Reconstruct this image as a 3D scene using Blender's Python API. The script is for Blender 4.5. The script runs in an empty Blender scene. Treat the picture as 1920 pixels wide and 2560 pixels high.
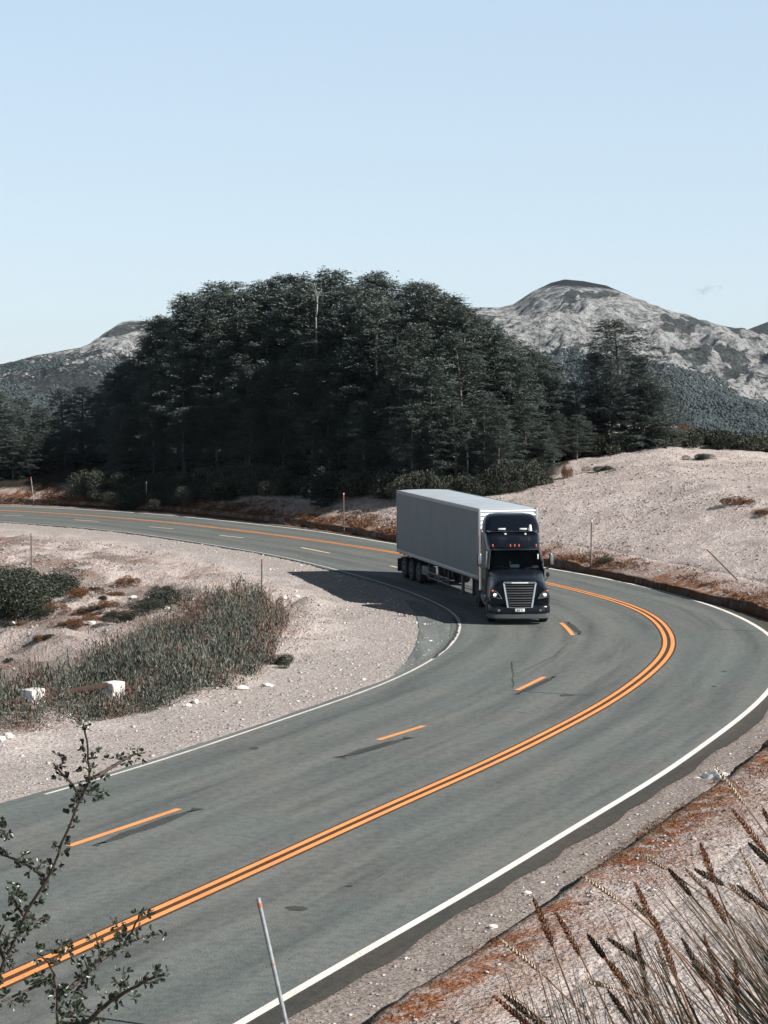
import bpy, bmesh, math, random
import numpy as np
from mathutils import Vector, Matrix, Euler

sc = bpy.context.scene
COL = sc.collection
PI = math.pi
rad = math.radians

# ------------------------------------------------------------------ camera
F, HOR, CH = 5000.0, 930.0, 9.75
PITCH = math.atan((1280 - HOR) / F)
cam = bpy.data.cameras.new('camera')
cam.sensor_fit = 'VERTICAL'; cam.sensor_height = 24.0; cam.lens = 24.0 * F / 2560
cam.clip_start = 0.1; cam.clip_end = 20000
cam_o = bpy.data.objects.new('camera', cam); COL.objects.link(cam_o)
cam_o.location = (0, 0, CH); cam_o.rotation_euler = (PI / 2 - PITCH, 0, 0)
sc.camera = cam_o
CP, SP = math.cos(PITCH), math.sin(PITCH)

def ray(px, py):
    a, b = (px - 960) / F, -(py - 1280) / F
    return Vector((a, CP + b * SP, -SP + b * CP))
def gp(px, py, z=0.0):                      # photo pixel -> point on the level z
    r = ray(px, py); k = (z - CH) / r.z
    return Vector((r.x * k, r.y * k, z))
def wp(px, py, d):                          # photo pixel -> point at depth y = d
    r = ray(px, py); k = d / r.y
    return Vector((r.x * k, d, CH + r.z * k))

def pix(x, y, z):                           # point -> photo pixel
    dz = z - CH; yc = y * CP - dz * SP; zc = y * SP + dz * CP
    return 960 + F * x / yc, 1280 - F * zc / yc
# ------------------------------------------------------------------ noise
def _h(xi, yi, seed):
    xi = xi.astype(np.int64); yi = yi.astype(np.int64)
    h = (xi * 374761393 + yi * 668265263 + seed * 974634777) & 0xffffffff
    h = ((h ^ (h >> 13)) * 1274126177) & 0xffffffff
    h = ((h ^ (h >> 16)) * 2246822519) & 0xffffffff
    return ((h ^ (h >> 15)) & 0xffff) / 65535.0
def vn(x, y, seed=0):
    x = np.asarray(x, float); y = np.asarray(y, float)
    xi, yi = np.floor(x), np.floor(y); fx, fy = x - xi, y - yi
    fx = fx * fx * fx * (fx * (fx * 6 - 15) + 10); fy = fy * fy * fy * (fy * (fy * 6 - 15) + 10)
    a, b = _h(xi, yi, seed), _h(xi + 1, yi, seed)
    c, d = _h(xi, yi + 1, seed), _h(xi + 1, yi + 1, seed)
    return (a + (b - a) * fx) * (1 - fy) + (c + (d - c) * fx) * fy
def fbm(x, y, oct=4, seed=0, gain=.5):
    t, a, n = 0, 1, 0
    for i in range(oct):
        t = t + a * vn(np.asarray(x) * 2 ** i + 17.3 * i, np.asarray(y) * 2 ** i - 9.1 * i, seed + i); n += a; a *= gain
    return t / n
def ridged(x, y, oct=5, seed=0, gain=.5):
    t, a, n = 0, 1, 0
    for i in range(oct):
        t = t + a * (1 - np.abs(2 * vn(np.asarray(x) * 2 ** i + 5.7 * i, np.asarray(y) * 2 ** i + 3.3 * i, seed + i) - 1)); n += a; a *= gain
    return t / n
def sst(a, b, x):
    t = np.clip((np.asarray(x, float) - a) / (b - a), 0, 1); return t * t * (3 - 2 * t)

# ------------------------------------------------------------------ object helpers
def tag(o, label=None, cat=None, group=None, kind=None):
    if label: o['label'] = label
    if cat: o['category'] = cat
    if group: o['group'] = group
    if kind: o['kind'] = kind
    return o
def empty(name, loc=(0, 0, 0), rz=0):
    o = bpy.data.objects.new(name, None); COL.objects.link(o)
    o.location = loc; o.rotation_euler = (0, 0, rz); o.empty_display_size = .3
    return o
def link(name, me, mat=None, parent=None, smooth=None):
    if mat is not None:
        for m in (mat if isinstance(mat, (list, tuple)) else [mat]): me.materials.append(m)
    if smooth is not None:
        me.shade_smooth(); me.set_sharp_from_angle(angle=rad(smooth))
    o = bpy.data.objects.new(name, me); COL.objects.link(o)
    if parent: o.parent = parent
    return o
def np_mesh(name, V, Fs):
    """Fs: list of int arrays (n,k)"""
    V = np.asarray(V, np.float32); Fs = [np.asarray(f, np.int32) for f in Fs if len(f)]
    me = bpy.data.meshes.new(name)
    me.vertices.add(len(V)); me.vertices.foreach_set('co', V.ravel())
    nl = sum(f.size for f in Fs); npo = sum(len(f) for f in Fs)
    me.loops.add(nl); me.loops.foreach_set('vertex_index', np.concatenate([f.ravel() for f in Fs]))
    me.polygons.add(npo)
    tot = np.concatenate([np.full(len(f), f.shape[1], np.int32) for f in Fs])
    st = np.concatenate([[0], np.cumsum(tot)[:-1]]).astype(np.int32)
    me.polygons.foreach_set('loop_start', st); me.polygons.foreach_set('loop_total', tot)
    me.update(calc_edges=True); me.validate()
    return me
def grid_faces(nx, ny):
    i = np.arange(nx - 1)[None, :] + np.arange(ny - 1)[:, None] * nx
    i = i.ravel()
    return np.stack([i, i + 1, i + 1 + nx, i + nx], 1)

class MB:
    """collects shapes into one mesh"""
    def __init__(s): s.bm = bmesh.new()
    def box(s, c, d, bev=0.0, rot=None, seg=2):
        b = bmesh.new(); bmesh.ops.create_cube(b, size=1)
        bmesh.ops.scale(b, vec=d, verts=b.verts)
        if bev > 0: bmesh.ops.bevel(b, geom=list(b.edges), offset=bev, segments=seg, affect='EDGES', profile=.5)
        M = Matrix.Translation(c) @ (rot.to_matrix().to_4x4() if rot else Matrix())
        s._add(b, M); return s
    def _add(s, b, M=None):
        if M is not None: bmesh.ops.transform(b, matrix=M, verts=b.verts)
        me = bpy.data.meshes.new('tmp'); b.to_mesh(me); b.free(); s.bm.from_mesh(me); bpy.data.meshes.remove(me)
    def cyl(s, p0, p1, r0, r1=None, n=16, caps=True):
        r1 = r0 if r1 is None else r1
        p0, p1 = Vector(p0), Vector(p1); d = p1 - p0
        b = bmesh.new(); bmesh.ops.create_cone(b, cap_ends=caps, segments=n, radius1=r0, radius2=r1, depth=d.length)
        q = Vector((0, 0, 1)).rotation_difference(d.normalized())
        s._add(b, Matrix.Translation((p0 + p1) / 2) @ q.to_matrix().to_4x4()); return s
    def lathe(s, prof, c, axis='X', n=28):
        """prof: list (axial, radius)"""
        b = s.bm; rings = []
        for a, r in prof:
            ring = []
            for k in range(n):
                t = 2 * PI * k / n; u, v = r * math.cos(t), r * math.sin(t)
                p = {'X': (a, u, v), 'Y': (u, a, v), 'Z': (u, v, a)}[axis]
                ring.append(b.verts.new(Vector(c) + Vector(p)))
            rings.append(ring)
        for r0, r1 in zip(rings, rings[1:]):
            for k in range(n): b.faces.new((r0[k], r0[(k + 1) % n], r1[(k + 1) % n], r1[k]))
        b.faces.new(rings[0]); b.faces.new(rings[-1][::-1]); return s
    def loft(s, rings, cap0=True, cap1=True, closed=True):
        b = s.bm; vr = [[b.verts.new(p) for p in r] for r in rings]; n = len(vr[0])
        for r0, r1 in zip(vr, vr[1:]):
            for k in range(n if closed else n - 1): b.faces.new((r0[k], r0[(k + 1) % n], r1[(k + 1) % n], r1[k]))
        if cap0: b.faces.new(vr[0][::-1])
        if cap1: b.faces.new(vr[-1])
        return s
    def prism(s, pts, vec):
        """polygon pts extruded by vec"""
        b = s.bm; v = Vector(vec)
        a = [b.verts.new(p) for p in pts]; c = [b.verts.new(Vector(p) + v) for p in pts]; n = len(a)
        b.faces.new(a[::-1]); b.faces.new(c)
        for k in range(n): b.faces.new((a[k], a[(k + 1) % n], c[(k + 1) % n], c[k]))
        return s
    def tube(s, pts, rs, n=6):
        pts = [Vector(p) for p in pts]; rings = []
        if not isinstance(rs, (list, tuple)): rs = [rs] * len(pts)
        up = Vector((.13, .21, 1)).normalized()
        for i, p in enumerate(pts):
            d = (pts[min(i + 1, len(pts) - 1)] - pts[max(i - 1, 0)]).normalized()
            e = d.cross(up)
            if e.length < 1e-3: e = d.cross(Vector((1, 0, 0)))
            e.normalize(); f = d.cross(e)
            rings.append([p + (e * math.cos(2 * PI * k / n) + f * math.sin(2 * PI * k / n)) * rs[i] for k in range(n)])
        return s.loft(rings)
    def ico(s, c, r, sub=1, jit=0, scale=(1, 1, 1), rng=None):
        b = bmesh.new(); bmesh.ops.create_icosphere(b, subdivisions=sub, radius=r)
        for v in b.verts:
            k = 1 + (rng.uniform(-jit, jit) if rng else 0)
            v.co = Vector((v.co.x * scale[0] * k, v.co.y * scale[1] * k, v.co.z * scale[2] * k))
        s._add(b, Matrix.Translation(c)); return s
    def build(s, name, mat=None, parent=None, smooth=35):
        bmesh.ops.recalc_face_normals(s.bm, faces=s.bm.faces)
        me = bpy.data.meshes.new(name); s.bm.to_mesh(me); s.bm.free()
        return link(name, me, mat, parent, smooth)

# ------------------------------------------------------------------ materials
def newmat(name):
    m = bpy.data.materials.new(name); m.use_nodes = True
    nt = m.node_tree; bs = nt.nodes['Principled BSDF']
    return m, nt, bs
def N(nt, t, **kw):
    n = nt.nodes.new(t)
    for k, v in kw.items(): setattr(n, k, v)
    return n
def L(nt, a, b): nt.links.new(a, b)
def noise(nt, scale, detail=4, rough=.55, vec=None, dist=0):
    n = N(nt, 'ShaderNodeTexNoise'); n.inputs['Scale'].default_value = scale; n.inputs['Detail'].default_value = detail
    n.inputs['Roughness'].default_value = rough; n.inputs['Distortion'].default_value = dist
    if vec is not None: L(nt, vec, n.inputs['Vector'])
    return n
def ramp(nt, fac, stops):
    r = N(nt, 'ShaderNodeValToRGB'); e = r.color_ramp.elements
    while len(e) < len(stops): e.new(.5)
    for q, (p, c) in zip(e, stops): q.position = p; q.color = (*c, 1) if len(c) == 3 else c
    L(nt, fac, r.inputs['Fac']); return r
def mix(nt, fac, a, b, mode='MIX'):
    m = N(nt, 'ShaderNodeMix', data_type='RGBA', blend_type=mode)
    for s, v in ((m.inputs[0], fac), (m.inputs[6], a), (m.inputs[7], b)):
        if hasattr(v, 'links') or hasattr(v, 'is_linked'): L(nt, v, s)
        elif isinstance(v, (int, float)): s.default_value = v
        else: s.default_value = (*v, 1)
    return m.outputs[2]
def math_(nt, op, a, b=None, clamp=False):
    m = N(nt, 'ShaderNodeMath', operation=op); m.use_clamp = clamp
    for s, v in ((m.inputs[0], a), (m.inputs[1], b)):
        if v is None: continue
        if isinstance(v, (int, float)): s.default_value = v
        else: L(nt, v, s)
    return m.outputs[0]
def bump(nt, bs, h, strength=.5, dist=.05):
    b = N(nt, 'ShaderNodeBump'); b.inputs['Strength'].default_value = strength; b.inputs['Distance'].default_value = dist
    L(nt, h, b.inputs['Height']); L(nt, b.outputs[0], bs.inputs['Normal']); return b
def objco(nt): return N(nt, 'ShaderNodeTexCoord').outputs['Object']
def simple(name, col, rough=.5, metal=0, spec=.5, var=.12, scale=6, bmp=0, coat=0, emit=None):
    m, nt, bs = newmat(name)
    n = noise(nt, scale, 5, .6, objco(nt))
    c = ramp(nt, n.outputs[0], [(.3, tuple(x * (1 - var) for x in col)), (.7, tuple(min(1, x * (1 + var)) for x in col))])
    L(nt, c.outputs[0], bs.inputs['Base Color'])
    bs.inputs['Roughness'].default_value = rough; bs.inputs['Metallic'].default_value = metal
    bs.inputs['Specular IOR Level'].default_value = spec; bs.inputs['Coat Weight'].default_value = coat
    if bmp: bump(nt, bs, n.outputs[0], bmp, .02)
    if emit: bs.inputs['Emission Color'].default_value = (*emit[0], 1); bs.inputs['Emission Strength'].default_value = emit[1]
    return m

M = {}
M['navy'] = simple('navy_paint', (.0045, .0072, .0125), .30, 0, .32, .1, 2, coat=.08)
M['chrome'] = simple('chrome', (.75, .77, .8), .18, 1, .5, .05)
M['steel'] = simple('dull_steel', (.42, .44, .46), .42, 1, .5, .15, 12)
M['understeel'] = simple('dull_under_steel', (.10, .105, .11), .6, .2, .4, .2, 6)
M['black'] = simple('black_plastic', (.012, .013, .014), .6, 0, .4, .2)
M['rubber'] = simple('rubber', (.016, .016, .017), .85, 0, .3, .25, 9)
M['greyplastic'] = simple('grey_plastic', (.075, .08, .082), .6, 0, .4, .12)
M['rim'] = simple('aluminium_rim', (.35, .36, .38), .35, .9, .5, .15)
M['chassis'] = simple('chassis_dark', (.02, .02, .022), .7, 0, .3, .3)
M['amber'] = simple('amber_lens', (.75, .16, .05), .25, 0, .5, .05)
M['red'] = simple('red_lens', (.38, .08, .065), .35, 0, .5, .05)
M['whitelens'] = simple('white_lens', (.85, .88, .9), .15, 0, .6, .05)
M['lamp'] = simple('lit_headlamp', (.9, .92, .95), .2, 0, .5, .02, emit=((1, .97, .92), .7))
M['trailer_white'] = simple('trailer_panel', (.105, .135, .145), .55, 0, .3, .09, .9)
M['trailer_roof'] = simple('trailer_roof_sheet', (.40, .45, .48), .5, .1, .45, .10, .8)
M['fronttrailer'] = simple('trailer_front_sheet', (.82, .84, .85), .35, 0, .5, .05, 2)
M['rail'] = simple('aluminium_rail', (.25, .27, .285), .45, .3, .5, .1)
M['paper'] = simple('white_paper', (.8, .8, .78), .7, 0, .3, .03)
M['interior'] = simple('cab_interior', (.02, .021, .023), .7, 0, .3, .2)
M['seat'] = simple('seat_cloth', (.03, .032, .036), .85, 0, .2, .2)
M['platetext'] = simple('plate_letters', (.01, .01, .012), .6)
M['bark'] = simple('pale_bark', (.115, .108, .10), .85, 0, .2, .45, 5, bmp=.5)
M['deadwood'] = simple('bleached_wood', (.30, .29, .27), .85, 0, .2, .2, 5)
M['twig'] = simple('shrub_stem', (.055, .042, .033), .7, 0, .3, .35, 60)
M['polesteel'] = simple('galvanised_pole', (.26, .275, .285), .5, .3, .5, .22, 9)
M['polewood'] = simple('weathered_pole', (.14, .115, .10), .75, 0, .3, .25, 7)
M['orange'] = simple('orange_band', (.36, .12, .065), .5, 0, .4, .1)
M['whitepaint'] = simple('chipped_white_paint', (.72, .70, .68), .65, 0, .3, .08, 3)
M['railwood'] = simple('brown_rail_wood', (.045, .027, .020), .8, 0, .25, .3, 8, bmp=.4)
M['cloth'] = simple('dirty_white_sheet', (.72, .68, .65), .7, 0, .3, .12, 7)

# corrugated front wall (real geometry), stained white post
def mat_post():
    m, nt, bs = newmat('chipped_white_concrete')
    co = objco(nt); n = noise(nt, 7, 6, .65, co)
    c = ramp(nt, n.outputs[0], [(.36, (.16, .13, .11)), (.46, (.62, .59, .56)), (.6, (.78, .76, .74))])
    L(nt, c.outputs[0], bs.inputs['Base Color']); bs.inputs['Roughness'].default_value = .85
    bump(nt, bs, n.outputs[0], .5, .03); return m
M['post'] = mat_post()

def mat_glass():
    m, nt, bs = newmat('tinted_glass')
    out = nt.nodes['Material Output']; nt.nodes.remove(bs)
    tr = N(nt, 'ShaderNodeBsdfTransparent'); tr.inputs[0].default_value = (.78, .86, .88, 1)
    gl = N(nt, 'ShaderNodeBsdfGlossy'); gl.inputs['Roughness'].default_value = .04; gl.inputs[0].default_value = (.9, .95, 1, 1)
    fr = N(nt, 'ShaderNodeFresnel'); fr.inputs[0].default_value = 1.5
    mx = N(nt, 'ShaderNodeMixShader'); L(nt, fr.outputs[0], mx.inputs[0]); L(nt, tr.outputs[0], mx.inputs[1]); L(nt, gl.outputs[0], mx.inputs[2])
    L(nt, mx.outputs[0], out.inputs[0]); return m
M['glass'] = mat_glass()

def mat_leaf(name, a, b, c, rough=.5, spec=.35, trans=.0, rnd=.3, big=.25):
    """leaf colours vary leaf by leaf (random per island) and clump by clump"""
    m, nt, bs = newmat(name)
    g = N(nt, 'ShaderNodeNewGeometry'); oi = N(nt, 'ShaderNodeObjectInfo')
    n = noise(nt, big, 3, .6, objco(nt))
    f = math_(nt, 'ADD', math_(nt, 'MULTIPLY', g.outputs['Random Per Island'], .55), math_(nt, 'MULTIPLY', n.outputs[0], .5))
    r = ramp(nt, f, [(.15, a), (.5, b), (.9, c)])
    hv = N(nt, 'ShaderNodeHueSaturation'); L(nt, r.outputs[0], hv.inputs['Color'])
    L(nt, math_(nt, 'ADD', 1 - rnd / 2, math_(nt, 'MULTIPLY', oi.outputs['Random'], rnd)), hv.inputs['Value'])
    L(nt, hv.outputs[0], bs.inputs['Base Color'])
    bs.inputs['Roughness'].default_value = rough; bs.inputs['Specular IOR Level'].default_value = spec
    if trans: bs.inputs['Subsurface Weight'].default_value = 0
    return m
M['beech'] = mat_leaf('beech_leaves', (.034, .047, .042), (.078, .100, .088), (.165, .19, .165), .46, .45, rnd=.5)
M['bush'] = mat_leaf('bush_leaves', (.016, .021, .016), (.036, .043, .030), (.085, .085, .058), .6, .3, rnd=.5)
M['weed'] = mat_leaf('weed_leaves', (.022, .031, .025), (.062, .074, .060), (.25, .24, .19), .7, .25, big=.35)
M['weedbrown'] = mat_leaf('dry_weed', (.055, .032, .025), (.15, .095, .076), (.25, .19, .155), .8, .2, big=.5)
M['rustgrass'] = mat_leaf('rusty_grass', (.060, .027, .014), (.13, .060, .030), (.24, .14, .075), .85, .15, big=.6)
M['shrubleaf'] = mat_leaf('glossy_shrub_leaves', (.010, .015, .011), (.024, .034, .021), (.070, .085, .048), .36, .5, big=9)
M['blade'] = mat_leaf('tussock_blades', (.012, .018, .013), (.034, .042, .029), (.15, .115, .08), .5, .3, big=3)
M['ear'] = mat_leaf('seed_ear', (.11, .048, .024), (.22, .105, .060), (.38, .23, .15), .75, .2, big=10)
M['earpale'] = mat_leaf('pale_seed_ear', (.26, .19, .14), (.45, .36, .28), (.62, .53, .44), .75, .2, big=10)
M['eardark'] = mat_leaf('dark_seed_ear', (.022, .017, .015), (.050, .038, .032), (.11, .08, .06), .8, .2, big=10)
M['stalk'] = simple('straw_stalk', (.17, .105, .07), .6, 0, .3, .3, 8)
M['farforest'] = mat_leaf('far_forest', (.018, .027, .030), (.036, .049, .050), (.075, .088, .082), .7, .2, big=.006)

# ------------------------------------------------------------------ road layout
def cr(pts, step=.5):
    P = [Vector(p).to_2d() if len(p) > 2 else Vector(p) for p in pts]
    P = [P[0] * 2 - P[1]] + P + [P[-1] * 2 - P[-2]]; out = []
    for i in range(1, len(P) - 2):
        p0, p1, p2, p3 = P[i - 1:i + 3]; n = max(2, int((p2 - p1).length / .4))
        t0 = 0; t1 = max(1e-3, (p1 - p0).length) ** .5; t2 = t1 + (p2 - p1).length ** .5; t3 = t2 + max(1e-3, (p3 - p2).length) ** .5
        for k in range(n):
            t = t1 + (t2 - t1) * k / n
            A1 = p0 * ((t1 - t) / (t1 - t0)) + p1 * ((t - t0) / (t1 - t0)); A2 = p1 * ((t2 - t) / (t2 - t1)) + p2 * ((t - t1) / (t2 - t1)); A3 = p2 * ((t3 - t) / (t3 - t2)) + p3 * ((t - t2) / (t3 - t2))
            B1 = A1 * ((t2 - t) / (t2 - t0)) + A2 * ((t - t0) / (t2 - t0)); B2 = A2 * ((t3 - t) / (t3 - t1)) + A3 * ((t - t1) / (t3 - t1))
            out.append(B1 * ((t2 - t) / (t2 - t1)) + B2 * ((t - t1) / (t2 - t1)))
    out.append(P[-2])
    A = np.array([(p.x, p.y) for p in out])
    return resample(A, step)
def resample(A, step):
    d = np.r_[0, np.cumsum(np.hypot(*np.diff(A, axis=0).T))]
    n = max(2, int(d[-1] / step)); t = np.linspace(0, d[-1], n)
    return np.stack([np.interp(t, d, A[:, 0]), np.interp(t, d, A[:, 1])], 1)
def smooth(A, sig):
    k = np.arange(-int(3 * sig), int(3 * sig) + 1); w = np.exp(-k ** 2 / (2 * sig ** 2)); w /= w.sum()
    h = len(k) // 2; out = []
    for c in A.T:
        a = np.r_[2 * c[0] - c[h:0:-1], c, 2 * c[-1] - c[-2:-h - 2:-1]]
        out.append(np.convolve(a, w, 'valid'))
    return np.stack(out, 1)
def extend(A, d0, d1):
    a = A[0] - A[6]; a /= np.hypot(*a); b = A[-1] - A[-12]; b /= np.hypot(*b)
    s0 = [A[0] + a * t for t in np.linspace(d0, .5, int(d0 / .5))]
    s1 = [A[-1] + b * t for t in np.linspace(.5, d1, int(d1 / .5))]
    return np.r_[s0, A, s1]
px_c = [(0, 2461), (154, 2392), (386, 2288), (640, 2174), (982, 2017), (1223, 1911), (1374, 1836), (1504, 1767), (1591, 1709), (1647, 1661), (1671, 1631), (1676, 1605), (1664, 1576), (1634, 1544), (1591, 1522), (1539, 1503), (1460, 1482), (1387, 1464), (998, 1385), (800, 1354), (627, 1331), (386, 1304), (193, 1288), (0, 1277), (-200, 1268)]
px_o = [(606, 2560), (707, 2498), (1200, 2218), (1300, 2158), (1417, 2083), (1634, 1953), (1795, 1838), (1920, 1735), (1962, 1655), (1920, 1583), (1851, 1546), (1742, 1504), (1634, 1474), (1504, 1445), (1387, 1425), (1000, 1364), (879, 1343), (770, 1326), (640, 1312), (530, 1300), (386, 1286), (193, 1274), (0, 1266), (-200, 1259)]
px_i = [(0, 2020), (91, 1993), (332, 1930), (530, 1860), (640, 1823), (800, 1770), (995, 1698), (1094, 1643), (1125, 1615), (1144, 1590), (1152, 1568), (1144, 1544), (1122, 1527), (1092, 1511), (1027, 1483), (960, 1460), (800, 1415), (675, 1387), (530, 1363), (415, 1345), (270, 1326), (0, 1305), (-200, 1293)]
px_l = [(977, 2560), (1127, 2455), (1295, 2343), (1417, 2261), (1504, 2192), (1617, 2109), (1703, 2048), (1829, 1962), (1920, 1888), (2010, 1770), (2050, 1670), (2010, 1590), (1920, 1545), (1786, 1509), (1677, 1483), (1569, 1455), (1460, 1432), (1387, 1419), (1000, 1357), (879, 1335), (770, 1318), (640, 1303), (530, 1291), (386, 1277), (193, 1266), (0, 1259), (-200, 1252)]
def curve(px, s=4): return smooth(resample(extend(cr([gp(*p) for p in px]), 45, 60), .5), s)
C_ = curve(px_c); O_ = curve(px_o); I_ = curve(px_i, 3); LIP = curve(px_l)

def near(P, A):
    """nearest polyline vertex: signed distance (right side +), index"""
    T = np.gradient(A, axis=0); T /= np.hypot(*T.T)[:, None]
    D = np.empty(len(P)); J = np.empty(len(P), int)
    for a in range(0, len(P), 4000):
        q = P[a:a + 4000]; d2 = (q[:, None, 0] - A[None, :, 0]) ** 2 + (q[:, None, 1] - A[None, :, 1]) ** 2
        j = d2.argmin(1); J[a:a + 4000] = j; v = q - A[j]; t = T[j]
        lat = v[:, 0] * t[:, 1] - v[:, 1] * t[:, 0]
        D[a:a + 4000] = np.sqrt(d2[np.arange(len(q)), j]) * np.where(lat >= 0, 1, -1)
    return D, J
CT = np.gradient(C_, axis=0); CT /= np.hypot(*CT.T)[:, None]
CN = np.stack([CT[:, 1], -CT[:, 0]], 1)              # points to the outside of the bend
arc = np.r_[0, np.cumsum(np.hypot(*np.diff(C_, axis=0).T))]
def sm1(a, s): return smooth(a[:, None], s)[:, 0]
wo = sm1(np.abs(near(C_, O_)[0]), 5); wi = sm1(np.abs(near(C_, I_)[0]), 5)

# ------------------------------------------------------------------ terrain
GFX = [-60, -21.7, -16.6, -11.2, -7.0, -2.6, 1.0, 5.9, 9.65, 11.8, 13.5]        # foot of the grove: x, y
GFD = [152, 149, 145, 140.5, 136, 131, 126.5, 123, 126, 131, 138]
LA = np.r_[0, np.cumsum(np.hypot(*np.diff(LIP, axis=0).T))]
iR0 = np.argmin(np.hypot(LIP[:, 0] - 10.6, LIP[:, 1] - 52)); iR1 = np.argmin(np.hypot(LIP[:, 0] - 15.5, LIP[:, 1] - 78))
iF0 = np.argmin(np.hypot(LIP[:, 0] - 5, LIP[:, 1] - 105)); iF1 = np.argmin(np.hypot(LIP[:, 0] + 6, LIP[:, 1] - 124))
def bank(s, j, x, y):
    """height of the outer bank at distance s outside the lip"""
    s = np.maximum(s, 0); a = LA[j]
    wr = sst(LA[iR0], LA[iR1], a); wf = sst(LA[iF0], LA[iF1], a) * (1 - sst(1.5, 10, x))
    near_ = .33 + .06 * np.minimum(s, 14) + .03 * np.maximum(s - 14, 0)
    near_ = near_ + 5.4 * (1 - sst(4, 11, np.hypot(x - 1.5, y - 2)))       # the knoll the camera stands on
    right = .40 + 9.2 * (1 - np.exp(-s / 42)) - .17 * np.maximum(x - 18.5, 0) * sst(98, 132, y)
    far = .38 + 3.0 * (1 - np.exp(-s / 7.5)) + .02 * s
    z = near_ * (1 - wr) + wr * (right * (1 - wf) + far * wf)
    fade = 1 - sst(150, 235, y)
    z = z * fade - 70 * (1 - fade) * sst(200, 620, y) - 2.5 * (1 - fade)
    rough_ = .17 * (fbm(x / .85, y / .85, 3, 13) - .5) * sst(.4, 2, s) + .34 * (fbm(x / 3.1, y / 3.1, 4, 3) - .5) * sst(.5, 4, s) + .9 * (fbm(x / 14, y / 14, 3, 8) - .5) * sst(2, 10, s)
    return z + rough_ * (1 - .5 * (1 - wr))
def inner(x, y, di):
    """inner side of the bend: shoulder then hummocky ground; di = distance inside the road edge"""
    z = -.0 + .05 * (fbm(x / .7, y / .7, 3, 22) - .5) + .34 * (fbm(x / .9, y / .9, 3, 27) - .5) * sst(5, 8, di) + 1.0 * (fbm(x / 2.6, y / 2.6, 4, 21) - .5) * sst(2.5, 6, di) + .5 * (fbm(x / 9, y / 9, 3, 31) - .5) * sst(4, 9, di)
    pit = np.exp(-(((x + 17) / 8.5) ** 2 + ((y - 72) / 9) ** 2))
    return z - 1.7 * pit * sst(4, 9, di) - 70 * sst(200, 620, y)
def terrain(x, y, low_lip=False):
    x = np.asarray(x, float); y = np.asarray(y, float)
    P = np.stack([x.ravel(), y.ravel()], 1)
    sl, jl = near(P, LIP); sc_, jc = near(P, C_)
    xx, yy = P[:, 0], P[:, 1]
    di = -sc_ - wi[jc]
    zin = inner(xx, yy, di)
    on = (sc_ > -wi[jc] - .12) & (sc_ < wo[jc] + .22)
    z = np.where(sc_ < 0, zin, -.004 + .10 * (fbm(xx / .8, yy / .8, 3, 41) - .42) * sst(.3, 1.2, sc_ - wo[jc]))
    z = np.where(on, -.10, z)
    zb = bank(sl, jl, xx, yy)
    if low_lip: zb = zb - .6 * (1 - sst(1.2, 2.6, sl))
    z = np.where(sl > 0, zb if not low_lip else np.where(sl < .3, np.minimum(zb, -.1), zb), z)
    return z.reshape(x.shape), sl.reshape(x.shape), sc_.reshape(x.shape), jc.reshape(x.shape)
def tz(x, y): return float(terrain(np.array([x]), np.array([y]))[0][0])
_TT = np.r_[np.arange(12, 60, .4), np.arange(60, 190, .5), np.arange(190, 420, 4)]
def gpt(px, py):                       # photo pixel -> first point of the terrain along that sight line
    r = ray(px, py); r = r / r.y
    x, y, z = r.x * _TT, _TT, CH + r.z * _TT
    d = z - terrain(x, y)[0]; i = np.argmax(d < 0)
    if d[i] >= 0: return gp(px, py, 0)
    k = _TT[i - 1] + (_TT[i] - _TT[i - 1]) * d[i - 1] / (d[i - 1] - d[i]) if i else _TT[0]
    return Vector((r.x * k, k, CH + r.z * k))

def zones(xx, yy, sl, sc_, jc):
    di = -sc_ - wi[jc]
    nz = fbm(xx / 1.3, yy / 1.3, 4, 55); nb = fbm(xx / 5, yy / 5, 3, 66)
    rust = (sl > -.05) * (1 - sst(.4, 2.0, sl + (nz - .5) * 3.0)) * sst(.38, .54, nb * .5 + nz * .5)
    rust = np.maximum(rust, (sc_ < 0) * sst(.60, .70, nz) * sst(3.5, 7, di) * .45)
    rust = np.maximum(rust, .8 * (1 - sst(4, 9, np.hypot(xx - 1.5, yy - 2))))
    gravel = np.where(sc_ > 0, (sl < 0) * 1.0, (1 - sst(3.5, 6.5, di + (nb - .5) * 3)))
    # forest floor under the grove
    df = np.interp(xx, GFX, GFD)
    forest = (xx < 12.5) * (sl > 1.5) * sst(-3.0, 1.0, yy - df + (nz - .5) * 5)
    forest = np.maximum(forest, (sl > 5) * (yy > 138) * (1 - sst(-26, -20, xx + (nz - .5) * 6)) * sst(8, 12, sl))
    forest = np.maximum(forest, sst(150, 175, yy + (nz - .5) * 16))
    dark = np.where((sc_ > 0) & (sl < .05), 1.0, (sc_ < 0) * (.52 * (1 - sst(2.0, 7.0, di + (nz - .5) * 4)) + .7 * np.exp(-(((xx + 17) / 8.5) ** 2 + ((yy - 72) / 8) ** 2)) * sst(5, 8, di) + 1.0 * sst(.40, .54, fbm(xx / 2.4 + 40, yy / 2.4, 4, 71)) * sst(5, 8, di)))  # dark gravel and brown soil; the hollow term also colours in its slope's shade
    return np.stack([np.clip(rust, 0, 1), np.clip(gravel, 0, 1), np.clip(forest, 0, 1), np.clip(dark, 0, 1)], -1)

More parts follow.
